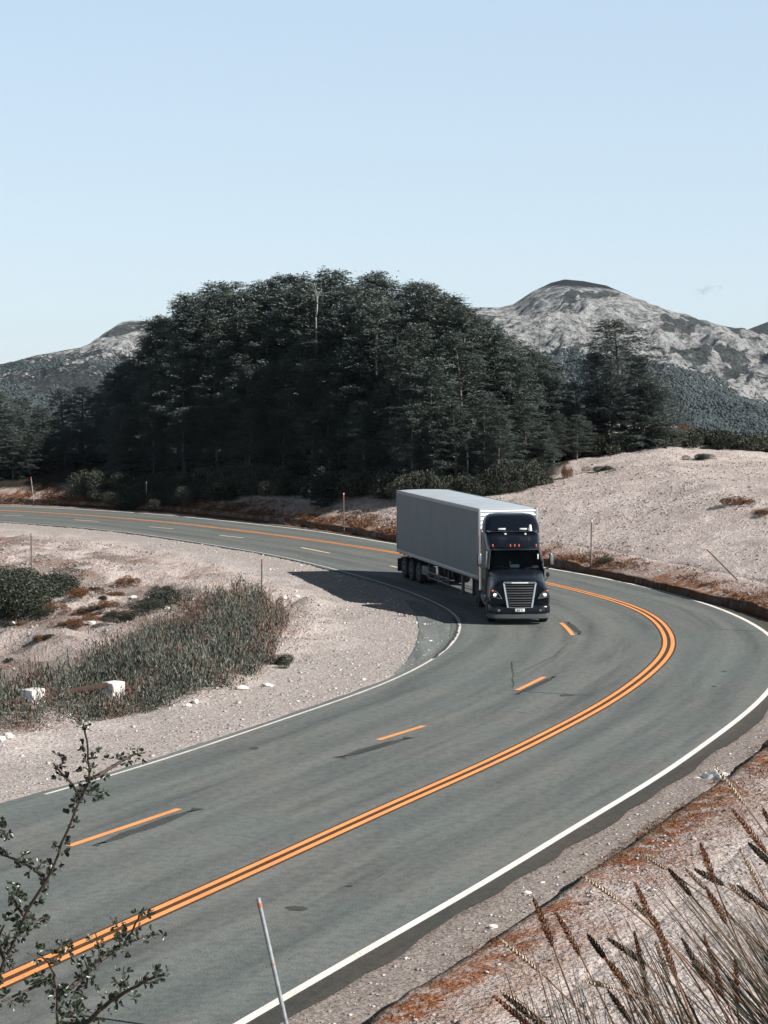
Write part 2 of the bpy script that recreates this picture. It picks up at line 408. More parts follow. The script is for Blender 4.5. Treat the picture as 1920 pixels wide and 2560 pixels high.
def axis(segs):
    out = [segs[0][0]]
    for a, b, st in segs:
        n = max(1, int(round((b - a) / st))); out += list(np.linspace(a, b, n + 1)[1:])
    return np.array(out)
gxs = axis([(-2600, -400, 220), (-400, -80, 20), (-80, -40, 2.5), (-40, 32, .30), (32, 60, 1.8), (60, 400, 17), (400, 2600, 220)])
gys = axis([(-60, 4, 4), (4, 96, .30), (96, 160, .45), (160, 240, 3), (240, 800, 40), (800, 6000, 260)])
GX, GY = np.meshgrid(gxs, gys)
GZ, SL, SCC, JC = terrain(GX, GY, True)
far_ = (GY > 260) | (np.abs(GX) > 100)
V = np.stack([GX, GY, GZ], -1).reshape(-1, 3)
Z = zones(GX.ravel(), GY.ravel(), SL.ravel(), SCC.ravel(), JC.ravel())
# the lip: a swept strip carrying the little vertical step, part of the same sheet
us = np.array([-.30, -.05, .0, .02, .06, .16, .35, .7, 1.1, 1.6, 2.2, 2.9])
LT = np.gradient(LIP, axis=0); LT /= np.hypot(*LT.T)[:, None]; LN = np.stack([LT[:, 1], -LT[:, 0]], 1)
LIPf = resample(LIP, .2); LTf = np.gradient(LIPf, axis=0); LTf /= np.hypot(*LTf.T)[:, None]; LNf = np.stack([LTf[:, 1], -LTf[:, 0]], 1)
wob = (fbm(np.arange(len(LIPf)) / 9., np.zeros(len(LIPf)), 4, 77) - .5) * np.where(LIPf[:, 1] < 62, .26, .55)
sx = LIPf[:, None, :] + LNf[:, None, :] * (us[None, :, None] + wob[:, None, None] * (us[None, :, None] < 2))
SX, SY = sx[..., 0], sx[..., 1]
P = np.stack([SX.ravel(), SY.ravel()], 1); _, jj = near(P, LIP)
sZ = bank(np.repeat(us[None], len(LIPf), 0).ravel(), jj, P[:, 0], P[:, 1]).reshape(SX.shape)
edge = .62 + .75 * fbm(np.arange(len(LIPf)) / 14., np.zeros(len(LIPf)), 3, 78); edge = np.where(LIPf[:, 1] < 62, .85 + .3 * (edge - .62), edge)
sZ[:, 0] = -.12; sZ[:, 1] = -.03; sZ[:, 2] = .0
lump = fbm(np.arange(len(LIPf)) / 4., np.zeros(len(LIPf)), 4, 177)
h0 = bank(np.zeros(len(LIPf)), near(LIPf, LIP)[1], LIPf[:, 0], LIPf[:, 1]) * edge
for k, f in ((3, .86), (4, .98), (5, 1.0)): sZ[:, k] = h0 * f
sZ[:, 6] = h0 * .6 + sZ[:, 6] * .4; sZ[:, 7] = h0 * .2 + sZ[:, 7] * .8
sZ[:, 4:9] += .05 * (fbm(SX[:, 4:9] / .5, SY[:, 4:9] / .5, 3, 79) - .5)
sZ[:, -1] -= .25
V2 = np.stack([SX, SY, sZ], -1).reshape(-1, 3)
s2, _ = near(P, LIP); c2, j2 = near(P, C_)
Z2 = zones(P[:, 0], P[:, 1], s2, c2, j2).reshape(len(LIPf), len(us), 4)
fk = (LIPf[:, 1] > 62)[:, None]; br = sst(.32, .50, fbm(SX / 2.3, SY / 2.3, 4, 88)); brn = np.where(fk, .35 + .65 * br, br)
Z2[:, 2:5, 2] = np.where(fk, .55, 1.0); Z2[:, 2:5, 0] = np.where(fk, .9, 0); Z2[:, 5, 2] = .35  # lip face: dark soil tone that also paints in its shade
Z2[:, 5:8, 0] = np.maximum(Z2[:, 5:8, 0] * .5, .95 * brn[:, 5:8]); Z2[:, 8:10, 0] = np.maximum(Z2[:, 8:10, 0] * .4, .5 * brn[:, 8:10]); Z2 = Z2.reshape(-1, 4)
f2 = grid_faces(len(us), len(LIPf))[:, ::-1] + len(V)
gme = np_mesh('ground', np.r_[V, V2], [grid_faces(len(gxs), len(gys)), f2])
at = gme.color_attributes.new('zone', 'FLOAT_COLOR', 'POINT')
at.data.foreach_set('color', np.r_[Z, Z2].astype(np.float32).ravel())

def mat_ground():
    m, nt, bs = newmat('sandy_ground')
    co = objco(nt); vc = N(nt, 'ShaderNodeVertexColor', layer_name='zone')
    sp = N(nt, 'ShaderNodeSeparateColor'); L(nt, vc.outputs[0], sp.inputs[0])
    big = noise(nt, .35, 5, .6, co); med = noise(nt, 2.2, 6, .62, co); fine = noise(nt, 16, 4, .6, co)
    vor = N(nt, 'ShaderNodeTexVoronoi'); vor.inputs['Scale'].default_value = 9; L(nt, co, vor.inputs['Vector'])
    sand = ramp(nt, med.outputs[0], [(.30, (.36, .305, .28)), (.48, (.52, .455, .425)), (.7, (.56, .505, .48))]).outputs[0]
    sand = mix(nt, math_(nt, 'MULTIPLY', ramp(nt, big.outputs[0], [(.40, (0, 0, 0)), (.60, (1, 1, 1))]).outputs[0], .75), sand, (.40, .34, .315))
    pit = ramp(nt, fine.outputs[0], [(.33, (.28, .27, .26)), (.47, (1, 1, 1))]).outputs[0]
    sand = mix(nt, .72, sand, pit, 'MULTIPLY')  # crevice shade of the fine relief multiplied into the sand colour
    peb = ramp(nt, N_rand(nt, co, 26), [(.0, (.12, .105, .097)), (.45, (.43, .385, .36)), (.85, (.53, .485, .46)), (1, (.66, .63, .61))]).outputs[0]
    grav = mix(nt, .72, ramp(nt, med.outputs[0], [(.3, (.35, .315, .295)), (.7, (.52, .475, .45))]).outputs[0], peb)
    rust = ramp(nt, fine.outputs[0], [(.3, (.075, .026, .012)), (.5, (.22, .080, .032)), (.72, (.38, .19, .10))]).outputs[0]
    duff_lip_shade = ramp(nt, fine.outputs[0], [(.3, (.018, .016, .013)), (.7, (.045, .038, .028))]).outputs[0]  # forest floor; reused as painted shade on the lip face
    c = mix(nt, sp.outputs[1], sand, grav)
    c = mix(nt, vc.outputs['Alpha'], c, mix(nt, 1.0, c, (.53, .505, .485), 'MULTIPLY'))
    rf = math_(nt, 'MULTIPLY', sp.outputs[0], ramp(nt, med.outputs[0], [(.38, (0, 0, 0)), (.52, (1, 1, 1))]).outputs[0])
    c = mix(nt, rf, c, rust); c = mix(nt, sp.outputs[2], c, duff_lip_shade)
    L(nt, c, bs.inputs['Base Color']); bs.inputs['Roughness'].default_value = .95; bs.inputs['Specular IOR Level'].default_value = .1
    h = math_(nt, 'ADD', math_(nt, 'MULTIPLY', med.outputs[0], 1.0), math_(nt, 'ADD', math_(nt, 'MULTIPLY', fine.outputs[0], .35), math_(nt, 'MULTIPLY', vor.outputs['Distance'], .22)))
    hs = math_(nt, 'MULTIPLY', h, math_(nt, 'SUBTRACT', 1.0, math_(nt, 'MULTIPLY', sp.outputs[1], .72)))
    bump(nt, bs, hs, .85, .28); return m
def N_rand(nt, co, scale):
    v = N(nt, 'ShaderNodeTexVoronoi'); v.inputs['Scale'].default_value = scale; L(nt, co, v.inputs['Vector'])
    s = N(nt, 'ShaderNodeSeparateColor'); L(nt, v.outputs['Color'], s.inputs[0]); return s.outputs[0]
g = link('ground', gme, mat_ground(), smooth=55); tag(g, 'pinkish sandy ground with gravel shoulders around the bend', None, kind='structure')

# ------------------------------------------------------------------ road
def mat_asphalt(name='asphalt', k=1.0, tint=None):
    m, nt, bs = newmat(name)
    co = objco(nt); uv = N(nt, 'ShaderNodeUVMap', uv_map='road')
    mp = N(nt, 'ShaderNodeMapping'); mp.inputs['Scale'].default_value = (.10, 1.5, 1); L(nt, uv.outputs[0], mp.inputs[0])
    streak = noise(nt, 1.0, 5, .6, mp.outputs[0]); patch = noise(nt, .22, 4, .6, co); fine = noise(nt, 34, 3, .7, co); mid = noise(nt, 5, 4, .6, co)
    c = ramp(nt, streak.outputs[0], [(.3, (.078 * k, .083 * k, .081 * k)), (.48, (.124 * k, .128 * k, .122 * k)), (.72, (.152 * k, .153 * k, .146 * k))]).outputs[0]
    c = mix(nt, ramp(nt, patch.outputs[0], [(.4, (0, 0, 0)), (.65, (1, 1, 1))]).outputs[0], c, mix(nt, .5, c, (.098 * k, .126 * k, .122 * k)))
    su = N(nt, 'ShaderNodeSeparateXYZ'); L(nt, uv.outputs[0], su.inputs[0])
    tr_ = math_(nt, 'SINE', math_(nt, 'ADD', math_(nt, 'MULTIPLY', su.outputs[1], 3.3), math_(nt, 'MULTIPLY', patch.outputs[0], 2.5)))
    c = mix(nt, 1.0, c, ramp(nt, math_(nt, 'ADD', .5, math_(nt, 'MULTIPLY', tr_, .5)), [(.05, (.86, .87, .88)), (.6, (1.03, 1.03, 1.02))]).outputs[0], 'MULTIPLY')
    c = mix(nt, 1.0, c, ramp(nt, fine.outputs[0], [(.32, (.50, .50, .50)), (.5, (1, 1, 1)), (.70, (1.5, 1.5, 1.47))]).outputs[0], 'MULTIPLY')
    c = mix(nt, .5, c, ramp(nt, mid.outputs[0], [(.34, (.62, .62, .62)), (.5, (1, 1, 1)), (.64, (1.2, 1.19, 1.17))]).outputs[0], 'MULTIPLY')
    if tint: c = mix(nt, 1.0, c, tint, 'MULTIPLY')
    L(nt, c, bs.inputs['Base Color']); bs.inputs['Roughness'].default_value = .82; bs.inputs['Specular IOR Level'].default_value = .25
    bump(nt, bs, fine.outputs[0], .35, .012); return m
def mat_paint(name, a, b, wear=.455):
    m, nt, bs = newmat(name); co = objco(nt)
    n = noise(nt, 26, 5, .7, co); n2 = noise(nt, 1.1, 4, .6, co); n3 = noise(nt, .5, 3, .6, co); n = noise(nt, 24, 6, .72, co)
    class _W: outputs = [math_(nt, 'ADD', n.outputs[0], math_(nt, 'MULTIPLY', math_(nt, 'SUBTRACT', n3.outputs[0], .5), .32))]
    n = _W
    c = ramp(nt, n2.outputs[0], [(.3, a), (.7, b)]).outputs[0]
    c = mix(nt, ramp(nt, n.outputs[0], [(wear - .12, (.75, .75, .75)), (wear - .02, (0, 0, 0))]).outputs[0], c, (.13, .125, .115))
    L(nt, c, bs.inputs['Base Color']); bs.inputs['Roughness'].default_value = .7; bs.inputs['Specular IOR Level'].default_value = .25
    bump(nt, bs, n.outputs[0], .2, .01); return m
M['asphalt'] = mat_asphalt(); M['oldasphalt'] = mat_asphalt('old_pale_asphalt', 1.25); M['tar'] = mat_asphalt('dark_tar', .42); M['dirtyasphalt'] = mat_asphalt('dirty_dark_asphalt', .46, (1.15, .98, .88))
M['yellow'] = mat_paint('orange_yellow_paint', (.68, .265, .085), (.76, .32, .115)); M['palewhite'] = mat_paint('white_paint', (.64, .60, .56), (.78, .74, .70))
M['wornwhite'] = mat_paint('worn_white_paint', (.50, .47, .44), (.66, .62, .59), .475)
M['gapbrown'] = simple('tarry_brown_gap', (.075, .036, .018), .8, 0, .2, .3, 8)
M['paleyellow'] = mat_paint('faded_pale_paint', (.62, .45, .30), (.72, .58, .44))

def strip(u0, u1, z, a0=None, a1=None, taper=0):
    """sheet between offsets u0,u1 (arrays or numbers, + = outside of the bend) from arc a0 to a1"""
    a0 = arc[0] if a0 is None else a0; a1 = arc[-1] if a1 is None else a1
    n = max(2, int((a1 - a0) / .35)); t = np.linspace(a0, a1, n)
    cx, cy = np.interp(t, arc, C_[:, 0]), np.interp(t, arc, C_[:, 1]); nx, ny = np.interp(t, arc, CN[:, 0]), np.interp(t, arc, CN[:, 1])
    U0 = np.interp(t, arc, u0) if np.ndim(u0) else np.full(n, u0); U1 = np.interp(t, arc, u1) if np.ndim(u1) else np.full(n, u1)
    return t, cx, cy, nx, ny, U0, U1, z
def strip_mesh(name, specs, thick=0, nu=2):
    Vs, Fs, UV = [], [], []; off = 0
    for (t, cx, cy, nx, ny, U0, U1, z) in specs:
        n = len(t); w = np.linspace(0, 1, nu)
        U = U0[:, None] * (1 - w) + U1[:, None] * w
        X = cx[:, None] + nx[:, None] * U; Y = cy[:, None] + ny[:, None] * U
        v = np.stack([X, Y, np.full_like(X, z)], -1).reshape(-1, 3); uv = np.stack([np.repeat(t[:, None], nu, 1), U], -1).reshape(-1, 2)
        f = grid_faces(nu, n) + off
        Vs.append(v); UV.append(uv); Fs.append(f); off += len(v)
        if thick:
            for col in (0, nu - 1):
                a = v.reshape(n, nu, 3)[:, col]; b = a.copy(); b[:, 2] -= thick
                s = np.stack([a, b], 1).reshape(-1, 3); Vs.append(s); UV.append(np.repeat(uv.reshape(n, nu, 2)[:, col], 2, 0))
                Fs.append(grid_faces(2, n) + off); off += len(s)
    V = np.concatenate(Vs); me = np_mesh(name, V, [np.concatenate(Fs)])
    ul = me.uv_layers.new(name='road'); uv = np.concatenate(UV)
    li = np.empty(len(me.loops), np.int32); me.loops.foreach_get('vertex_index', li)
    ul.data.foreach_set('uv', uv[li].astype(np.float32).ravel())
    # faces up
    bm = bmesh.new(); bm.from_mesh(me)
    for f in bm.faces:
        if f.normal.z < -.1: f.normal_flip()
    bm.to_mesh(me); bm.free()
    return me
RZ = .03
wig = (fbm(arc / 1.4, arc * 0, 4, 91) - .5) * .22
ex_o = wo + .46 + 1.5 * wig; ex_i = wi + .28 + wig[::-1]
road = link('road', strip_mesh('road', [strip(-ex_i, ex_o, RZ)], .16, 9), M['asphalt']); tag(road, 'grey two-way asphalt road sweeping round the bend', None, kind='structure')
def mark(name, specs, mat, label=None):
    o = link(name, strip_mesh(name, specs), mat, road)
    if label: o['label'] = label
    o['kind'] = 'structure'; return o
def carc(px, py):
    p = gp(px, py); d, j = near(np.array([[p.x, p.y]]), C_); return arc[j[0]], d[0]
iend = carc(91, 1993)[0]
mark('edge_line', [strip(wo - .085, wo + .085, RZ + .004)], M['palewhite'], 'white line along the outer edge of the bend')
mark('edge_line', [strip(-wi - .05, -wi + .05, RZ + .004, iend)], M['wornwhite'], 'thin white line along the inner edge of the bend')
mark('worn_edge', [strip(wo + .10, ex_o + .12, RZ + .004)], M['dirtyasphalt'], 'dark dirty asphalt strip outside the white line')
mark('centre_line', [strip(-.205, -.065, RZ + .008), strip(.065, .205, RZ + .008)], M['yellow'], 'double orange line between the opposing lanes')
mark('line_gap', [strip(-.27, .27, RZ + .004)], M['gapbrown'], 'dark strip between and beside the orange lines')
def dash(p0, p1, mat, w=.085, name='lane_dash', z=RZ + .010):
    (a0, u0), (a1, u1) = sorted([carc(*p0), carc(*p1)])
    U0 = np.interp(arc, [a0, a1], [u0, u1])
    if name == 'tar_patch':
        q = arc; e = 1 - .8 * (np.abs((q - a0) / (a1 - a0) - .5) * 2) ** 5
        return mark(name, [strip(U0 - w * (.55 + .9 * fbm(q * 1.7, q * 0 + u0, 4, 5)) * e, U0 + w * (.55 + .9 * fbm(q * 1.7, q * 0 + u0, 4, 6)) * e, z, a0 - .25, a1 + .25)], mat)
    return mark(name, [strip(U0 - w, U0 + w, z, a0, a1)], mat)
for p0, p1, m_ in (((1402, 1559), (1432, 1589), 'yellow'), ((1288, 1731), (1362, 1694), 'yellow'), ((937, 1857), (1057, 1819), 'yellow'), ((168, 2121), (436, 2031), 'yellow'),
                   ((978, 1417), (1000, 1422), 'paleyellow'), ((750, 1370), (820, 1384), 'paleyellow'), ((550, 1340), (613, 1347), 'paleyellow'), ((369, 1318), (429, 1323), 'paleyellow'), ((188, 1301), (246, 1305), 'paleyellow'), ((0, 1289), (50, 1290), 'paleyellow')):
    dash(p0, p1, M[m_])
for p0, p1, w in (((1420, 1560), (1450, 1588), .13), ((1305, 1733), (1385, 1694), .12), ((850, 1898), (1022, 1846), .20), ((240, 2118), (482, 2029), .16)):
    dash(p0, p1, M['tar'], w, 'tar_patch', RZ + .005)
def poly_sheet(name, px, mat, z, parent=road, label=None):
    me = bpy.data.meshes.new(name); pts = [gp(*p) for p in px]
    bm = bmesh.new(); f = bm.faces.new([bm.verts.new((p.x, p.y, z)) for p in pts]); f.normal_update()
    if f.normal.z < 0: f.normal_flip()
    bmesh.ops.triangulate(bm, faces=bm.faces); ul = bm.loops.layers.uv.new('road')
    for ff in bm.faces:
        for l in ff.loops: l[ul].uv = (l.vert.co.y, l.vert.co.x)
    bm.to_mesh(me); bm.free(); o = link(name, me, mat, parent); o['kind'] = 'structure'
    if label: o['label'] = label
    return o
poly_sheet('asphalt_pad', [(1010, 1500), (1035, 1530), (1045, 1552), (1048, 1580), (1040, 1615), (1020, 1650), (985, 1684), (1005, 1690), (1085, 1648), (1118, 1618), (1137, 1590), (1142, 1568), (1134, 1546), (1110, 1527), (1070, 1508)], M['oldasphalt'], RZ - .012, label='pale old asphalt wedge inside the bend')
rng = random.Random(5)
def blot(px, py, w, h, k=0):
    pts = []
    for i in range(14):
        t = 2 * PI * i / 14; r = rng.uniform(.65, 1.15)
        pts.append((px + w * math.cos(t) * r, py + h * math.sin(t) * r))
    poly_sheet('tar_stain', pts, M['tar'], RZ + .006)
for b in ((742, 2275, 30, 6), (1417, 1741, 20, 3), (635, 1874, 14, 3), (873, 2220, 12, 3), (1785, 1718, 8, 1.5), (1810, 1681, 9, 1.2)): blot(*b)
def crack(px, w, mat='tar'):
    P = [gp(*p) for p in px]; A = resample(np.array([(p.x, p.y) for p in P]), .3)
    j = np.array([[rng.uniform(-.03, .03), rng.uniform(-.03, .03)] for _ in A]); A = A + j
    T = np.gradient(A, axis=0); T /= np.hypot(*T.T)[:, None] + 1e-9; Nn = np.stack([T[:, 1], -T[:, 0]], 1)
    ws = np.array([rng.uniform(.4, 1.2) * w for _ in A])[:, None]; ws[0] = ws[-1] = w * .2
    V = np.stack([A - Nn * ws, A + Nn * ws], 1).reshape(-1, 2); V = np.c_[V, np.full(len(V), RZ + .0065)]
    me = np_mesh('crack', V, [grid_faces(2, len(A))]); me.uv_layers.new(name='road')
    bm = bmesh.new(); bm.from_mesh(me)
    for f in bm.faces:
        if f.normal.z < 0: f.normal_flip()
    bm.to_mesh(me); bm.free()
    o = link('crack', me, M[mat], road); o['kind'] = 'structure'
crack([(1279, 1655), (1283, 1690), (1283, 1725)], .022); crack([(1240, 1727), (1300, 1731), (1400, 1737), (1500, 1742)], .018)
crack([(1283, 1690), (1330, 1670), (1390, 1640), (1420, 1610)], .02); crack([(1778, 1574), (1850, 1578), (1915, 1582)], .03); crack([(390, 2000), (440, 1998), (470, 1997)], .02)
crack([(1134, 1546), (1145, 1568), (1138, 1592), (1112, 1624), (1080, 1650)], .07)
crack([(1260, 1780), (1300, 1783), (1330, 1790)], .016); crack([(760, 1815), (850, 1790), (960, 1752)], .012); crack([(1605, 1475), (1680, 1478)], .02)

# ------------------------------------------------------------------ mountains
def mountain(name, sil, D0, depth_front, depth_back, seed, amp, mat, label, nx=460, ny=230, xpad=300):
    pts = [wp(px, py, D0) for px, py in sil]
    xs = np.array([p.x for p in pts]); zs = np.array([p.z for p in pts])
    X = np.linspace(xs[0], xs[-1], nx); B = np.r_[np.linspace(-1, 0, ny)[:-1], np.linspace(0, 1, ny // 4)]
    GXm, GB = np.meshgrid(X, B)
    Hh = np.interp(GXm, xs, zs)
    yy = D0 + np.where(GB < 0, GB * depth_front, GB * depth_back)
    prof = np.where(GB < 0, (1 + GB) ** 1.15, (1 - GB) ** 1.3)
    # spurs run down and sideways from the ridge
    sh = GXm + (D0 - yy) * .35
    r1 = ridged(sh / 210, yy / 420, 5, seed); r2 = fbm(GXm / 55, yy / 70, 5, seed + 9)
    w = np.sin(np.clip(np.where(GB < 0, -GB, GB), 0, 1) * PI) ** .8
    Zm = -62 + (Hh + 62) * prof + amp * (r1 - .62) * w + amp * .42 * (r2 - .5) * np.clip(w + .06, 0, 1)
    crag = ridged(sh / 62, yy / 88, 4, seed + 31) - .6; crag2 = ridged(sh / 24, yy / 34, 3, seed + 41) - .6
    Zm = Zm + (crag * amp * .34 + crag2 * amp * .14) * np.clip(w + .05, 0, 1) * sst(-40, 30, Zm)
    Zm = np.where(np.abs(GB) > .985, -90, Zm)
    yy = yy + 60 * (fbm(GXm / 160, GB * 3, 3, seed + 4) - .5) * w
    me = np_mesh(name, np.stack([GXm, yy, Zm], -1).reshape(-1, 3), [grid_faces(nx, len(B))])
    dr_ = .62 * ridged(sh / 74, yy / 300, 4, seed + 51) + .38 * ridged(sh / 27, yy / 90, 4, seed + 61, .6)
    rk = sst(.50, .66, dr_ + .12 * (r1 - .6))
    ca_ = me.color_attributes.new('gully', 'FLOAT_COLOR', 'POINT'); ca_.data.foreach_set('color', np.repeat(rk.reshape(-1, 1), 4, 1).astype(np.float32).ravel())
    o = link(name, me, mat, smooth=180); tag(o, label, None, kind='structure')
    return GXm, yy, Zm, Hh
def mat_mountain(name, lo, hi, _t=None, veg=.5, topdark=None, fall=None, namp=(2.2, .9)):
    m, nt, bs = newmat(name); co = objco(nt)
    sx_ = N(nt, 'ShaderNodeSeparateXYZ'); L(nt, co, sx_.inputs[0])
    n1 = noise(nt, .011, 9, .70, co, .2); n2 = noise(nt, .06, 8, .76, co); n3 = noise(nt, .24, 5, .75, co)
    rock = ramp(nt, n2.outputs[0], [(.36, (.05, .056, .058)), (.46, (.30, .305, .305)), (.57, (.62, .62, .61))]).outputs[0]
    rock = mix(nt, .6, rock, ramp(nt, n3.outputs[0], [(.34, (.40, .40, .40)), (.52, (1, 1, 1)), (.8, (1.2, 1.2, 1.2))]).outputs[0], 'MULTIPLY')
    scrub = ramp(nt, n3.outputs[0], [(.36, (.020, .026, .028)), (.52, (.050, .058, .054)), (.66, (.13, .135, .125))]).outputs[0]
    zz = sx_.outputs[2]
    if fall:
        fm = N(nt, 'ShaderNodeMapRange', interpolation_type='SMOOTHSTEP'); L(nt, sx_.outputs[0], fm.inputs[0])
        for i_, v_ in zip((1, 2, 3, 4), fall): fm.inputs[i_].default_value = v_
        zz = math_(nt, 'SUBTRACT', zz, fm.outputs[0])
    hz = math_(nt, 'DIVIDE', math_(nt, 'SUBTRACT', zz, lo), hi - lo)
    f = math_(nt, 'ADD', hz, math_(nt, 'MULTIPLY', math_(nt, 'SUBTRACT', n1.outputs[0], .5), namp[0]))
    f = math_(nt, 'ADD', f, math_(nt, 'MULTIPLY', math_(nt, 'SUBTRACT', n2.outputs[0], .5), namp[1])); f = math_(nt, 'ADD', f, math_(nt, 'MULTIPLY', math_(nt, 'SUBTRACT', n3.outputs[0], .5), 1.1))
    mask = ramp(nt, f, [(veg - .06, (0, 0, 0)), (veg + .05, (1, 1, 1))]).outputs[0]
    c = mix(nt, mask, scrub, rock)
    n4 = noise(nt, .05, 9, .78, co, .2); gv = N(nt, 'ShaderNodeVertexColor', layer_name='gully')
    gf = math_(nt, 'ADD', gv.outputs[0], math_(nt, 'MULTIPLY', math_(nt, 'SUBTRACT', n4.outputs[0], .5), 2.6))
    c = mix(nt, ramp(nt, gf, [(.16, (.92, .92, .92)), (.30, (0, 0, 0))]).outputs[0], c, scrub)
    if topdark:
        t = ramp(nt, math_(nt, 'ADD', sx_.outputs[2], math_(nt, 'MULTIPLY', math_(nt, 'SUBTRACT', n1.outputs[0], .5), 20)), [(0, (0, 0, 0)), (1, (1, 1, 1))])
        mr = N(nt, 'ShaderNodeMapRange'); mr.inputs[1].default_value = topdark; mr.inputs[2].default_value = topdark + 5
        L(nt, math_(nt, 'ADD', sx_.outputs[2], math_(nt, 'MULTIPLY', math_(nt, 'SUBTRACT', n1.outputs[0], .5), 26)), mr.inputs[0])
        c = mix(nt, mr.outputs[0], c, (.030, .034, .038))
    L(nt, c, bs.inputs['Base Color']); bs.inputs['Roughness'].default_value = .95; bs.inputs['Specular IOR Level'].default_value = .1
    bump(nt, bs, math_(nt, 'ADD', n2.outputs[0], math_(nt, 'MULTIPLY', n3.outputs[0], .5)), 1.0, 14); return m
DR, DL = 2600, 2500
sil_r = [(760, 1010), (900, 900), (1000, 815), (1100, 780), (1180, 768), (1249, 770), (1284, 762), (1330, 730), (1377, 707), (1411, 699), (1458, 702), (1516, 714), (1573, 739), (1625, 765), (1701, 785), (1793, 814), (1828, 820), (1869, 830), (1909, 846), (1990, 868), (2150, 905), (2400, 960)]
top_r = wp(1411, 699, DR).z
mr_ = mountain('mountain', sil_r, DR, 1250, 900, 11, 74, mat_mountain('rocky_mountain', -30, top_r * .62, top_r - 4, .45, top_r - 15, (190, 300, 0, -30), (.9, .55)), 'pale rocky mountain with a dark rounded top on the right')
sil_r2 = [(1650, 930), (1780, 862), (1863, 827), (1920, 804), (2000, 780), (2120, 790), (2300, 860)]
mountain('mountain', sil_r2, 3900, 900, 900, 23, 60, mat_mountain('scrub_mountain', 60, 260, None, .9), 'dark ridge behind the rocky mountain at the right edge', 120, 60)
sil_l = [(-420, 985), (-250, 955), (-100, 930), (0, 914), (87, 889), (174, 873), (243, 862), (272, 830), (301, 807), (330, 801), (370, 803), (410, 815), (470, 850), (560, 890), (700, 940), (860, 1000)]
top_l = wp(330, 801, DL).z
ml_ = mountain('mountain', sil_l, DL, 1050, 900, 37, 52, mat_mountain('left_mountain', -20, top_l * .95, None, .52, None, None, (1.5, .9)), 'small peak with pale rock streaks behind the left trees', 260, 120)
# forest over the lower slopes: nobody could count it
def far_forest():
    r = np.random.default_rng(4); Vs, Fs = [], []; off = 0
    bm = bmesh.new(); bmesh.ops.create_icosphere(bm, subdivisions=1, radius=1); bv = np.array([v.co[:] for v in bm.verts]); bf = np.array([[v.index for v in f.verts] for f in bm.faces]); bm.free()
    for (GXm, YY, Zm, Hh), n, l0, l1 in ((mr_, 420000, -26, 60), (ml_, 200000, -14, 40)):
        ny, nx = GXm.shape; fj, fi = r.uniform(2, ny - 22, n), r.uniform(1, nx - 2, n); j, i = fj.astype(int), fi.astype(int); a, b = fj - j, fi - i
        def bl(A): return A[j, i] * (1 - a) * (1 - b) + A[j + 1, i] * a * (1 - b) + A[j, i + 1] * (1 - a) * b + A[j + 1, i + 1] * a * b
        x, y, z = bl(GXm), bl(YY), bl(Zm); nn = fbm(x / 90, y / 120, 4, 5)
        px, py = pix(x, y, z)
        sf = -30 * sst(190, 300, x) if l0 < -20 else 0 * x; lim = np.where(l0 < -20, 22 + sf + (nn - .5) * 70, l0 + l1 * np.maximum(0, (nn - .38) * 3.2)); k = (z > -46) & (z < lim) & (px > -40) & (px < 1960) & (py < 1085) & ((px < 330) | (px > 1130)); x, y, z = x[k][:46000], y[k][:46000], z[k][:46000]; n = len(x)
        h = r.uniform(1.1, 2.6, n) ; w = h * r.uniform(.42, .8, n)
        v = bv[None] * (1 + r.uniform(-.28, .28, (n, len(bv), 1))) * np.stack([w, w, h * .62], 1)[:, None, :] + np.stack([x, y, z + h * .3], 1)[:, None, :]
        Vs.append(v.reshape(-1, 3)); Fs.append((bf[None] + (np.arange(n) * len(bv))[:, None, None]).reshape(-1, 3) + off); off += n * len(bv)
    me = np_mesh('far_forest', np.concatenate(Vs), [np.concatenate(Fs)])
    o = link('far_forest', me, M['farforest'], smooth=180); tag(o, 'blue-grey far woodland on the lower mountain slopes', 'woodland', kind='stuff')
far_forest()
# ------------------------------------------------------------------ truck (local: x to the right of the photo, y backwards from the bumper, z up)
truck = empty('semi_truck', (5.22, 76.4, RZ), rad(1.0))
tag(truck, 'dark navy lorry pulling a long pale box trailer round the bend', 'truck')
def sym(h):                                  # half profile (x>=0, top centre first) -> closed ring
    return h + [(-x, y, z) for x, y, z in reversed(h) if x > 1e-6]
def half(y, pts): return [(x, y + (q[0] if q else 0), z) for (x, z, *q) in pts]
# hood
def hs(y, zt, w1, z1, w2, z2, w3, z3, w4, z4, zb, bow=0):
    return sym([(0, y - bow, zt), (w1 * .55, y - bow * .8, zt - .012), (w1, y - bow * .5, zt - .045), (w2, y, z1), ((w2 + w3) / 2, y + .02, (z1 + z2) / 2 + .03), (w3, y + .05, z2), (w4, y + .10, z3), (w4, y + .12, z4), (w4 - .12, y + .1, zb)])
hood = MB().loft([hs(.06, 1.66, .60, 1.56, .74, 1.30, 1.02, 1.02, 1.10, .80, .66, .05), hs(.16, 1.72, .63, 1.62, .78, 1.37, 1.06, 1.08, 1.165, .84, .66, .05), hs(.45, 1.80, .68, 1.69, .84, 1.44, 1.10, 1.10, 1.20, .90, .70), hs(.95, 1.88, .76, 1.77, .92, 1.50, 1.11, 1.12, 1.20, 1.00, .90),
    hs(1.45, 1.95, .86, 1.84, 1.0, 1.55, 1.10, 1.12, 1.18, .95, .85), hs(2.0, 2.0, .95, 1.93, 1.05, 1.62, 1.09, 1.12, 1.14, .80, .60)]).build('hood', M['navy'], truck, 40)
MB().box((0, -.005, 1.705), (.05, .03, .02), .005).build('hood_badge', M['chrome'], hood)
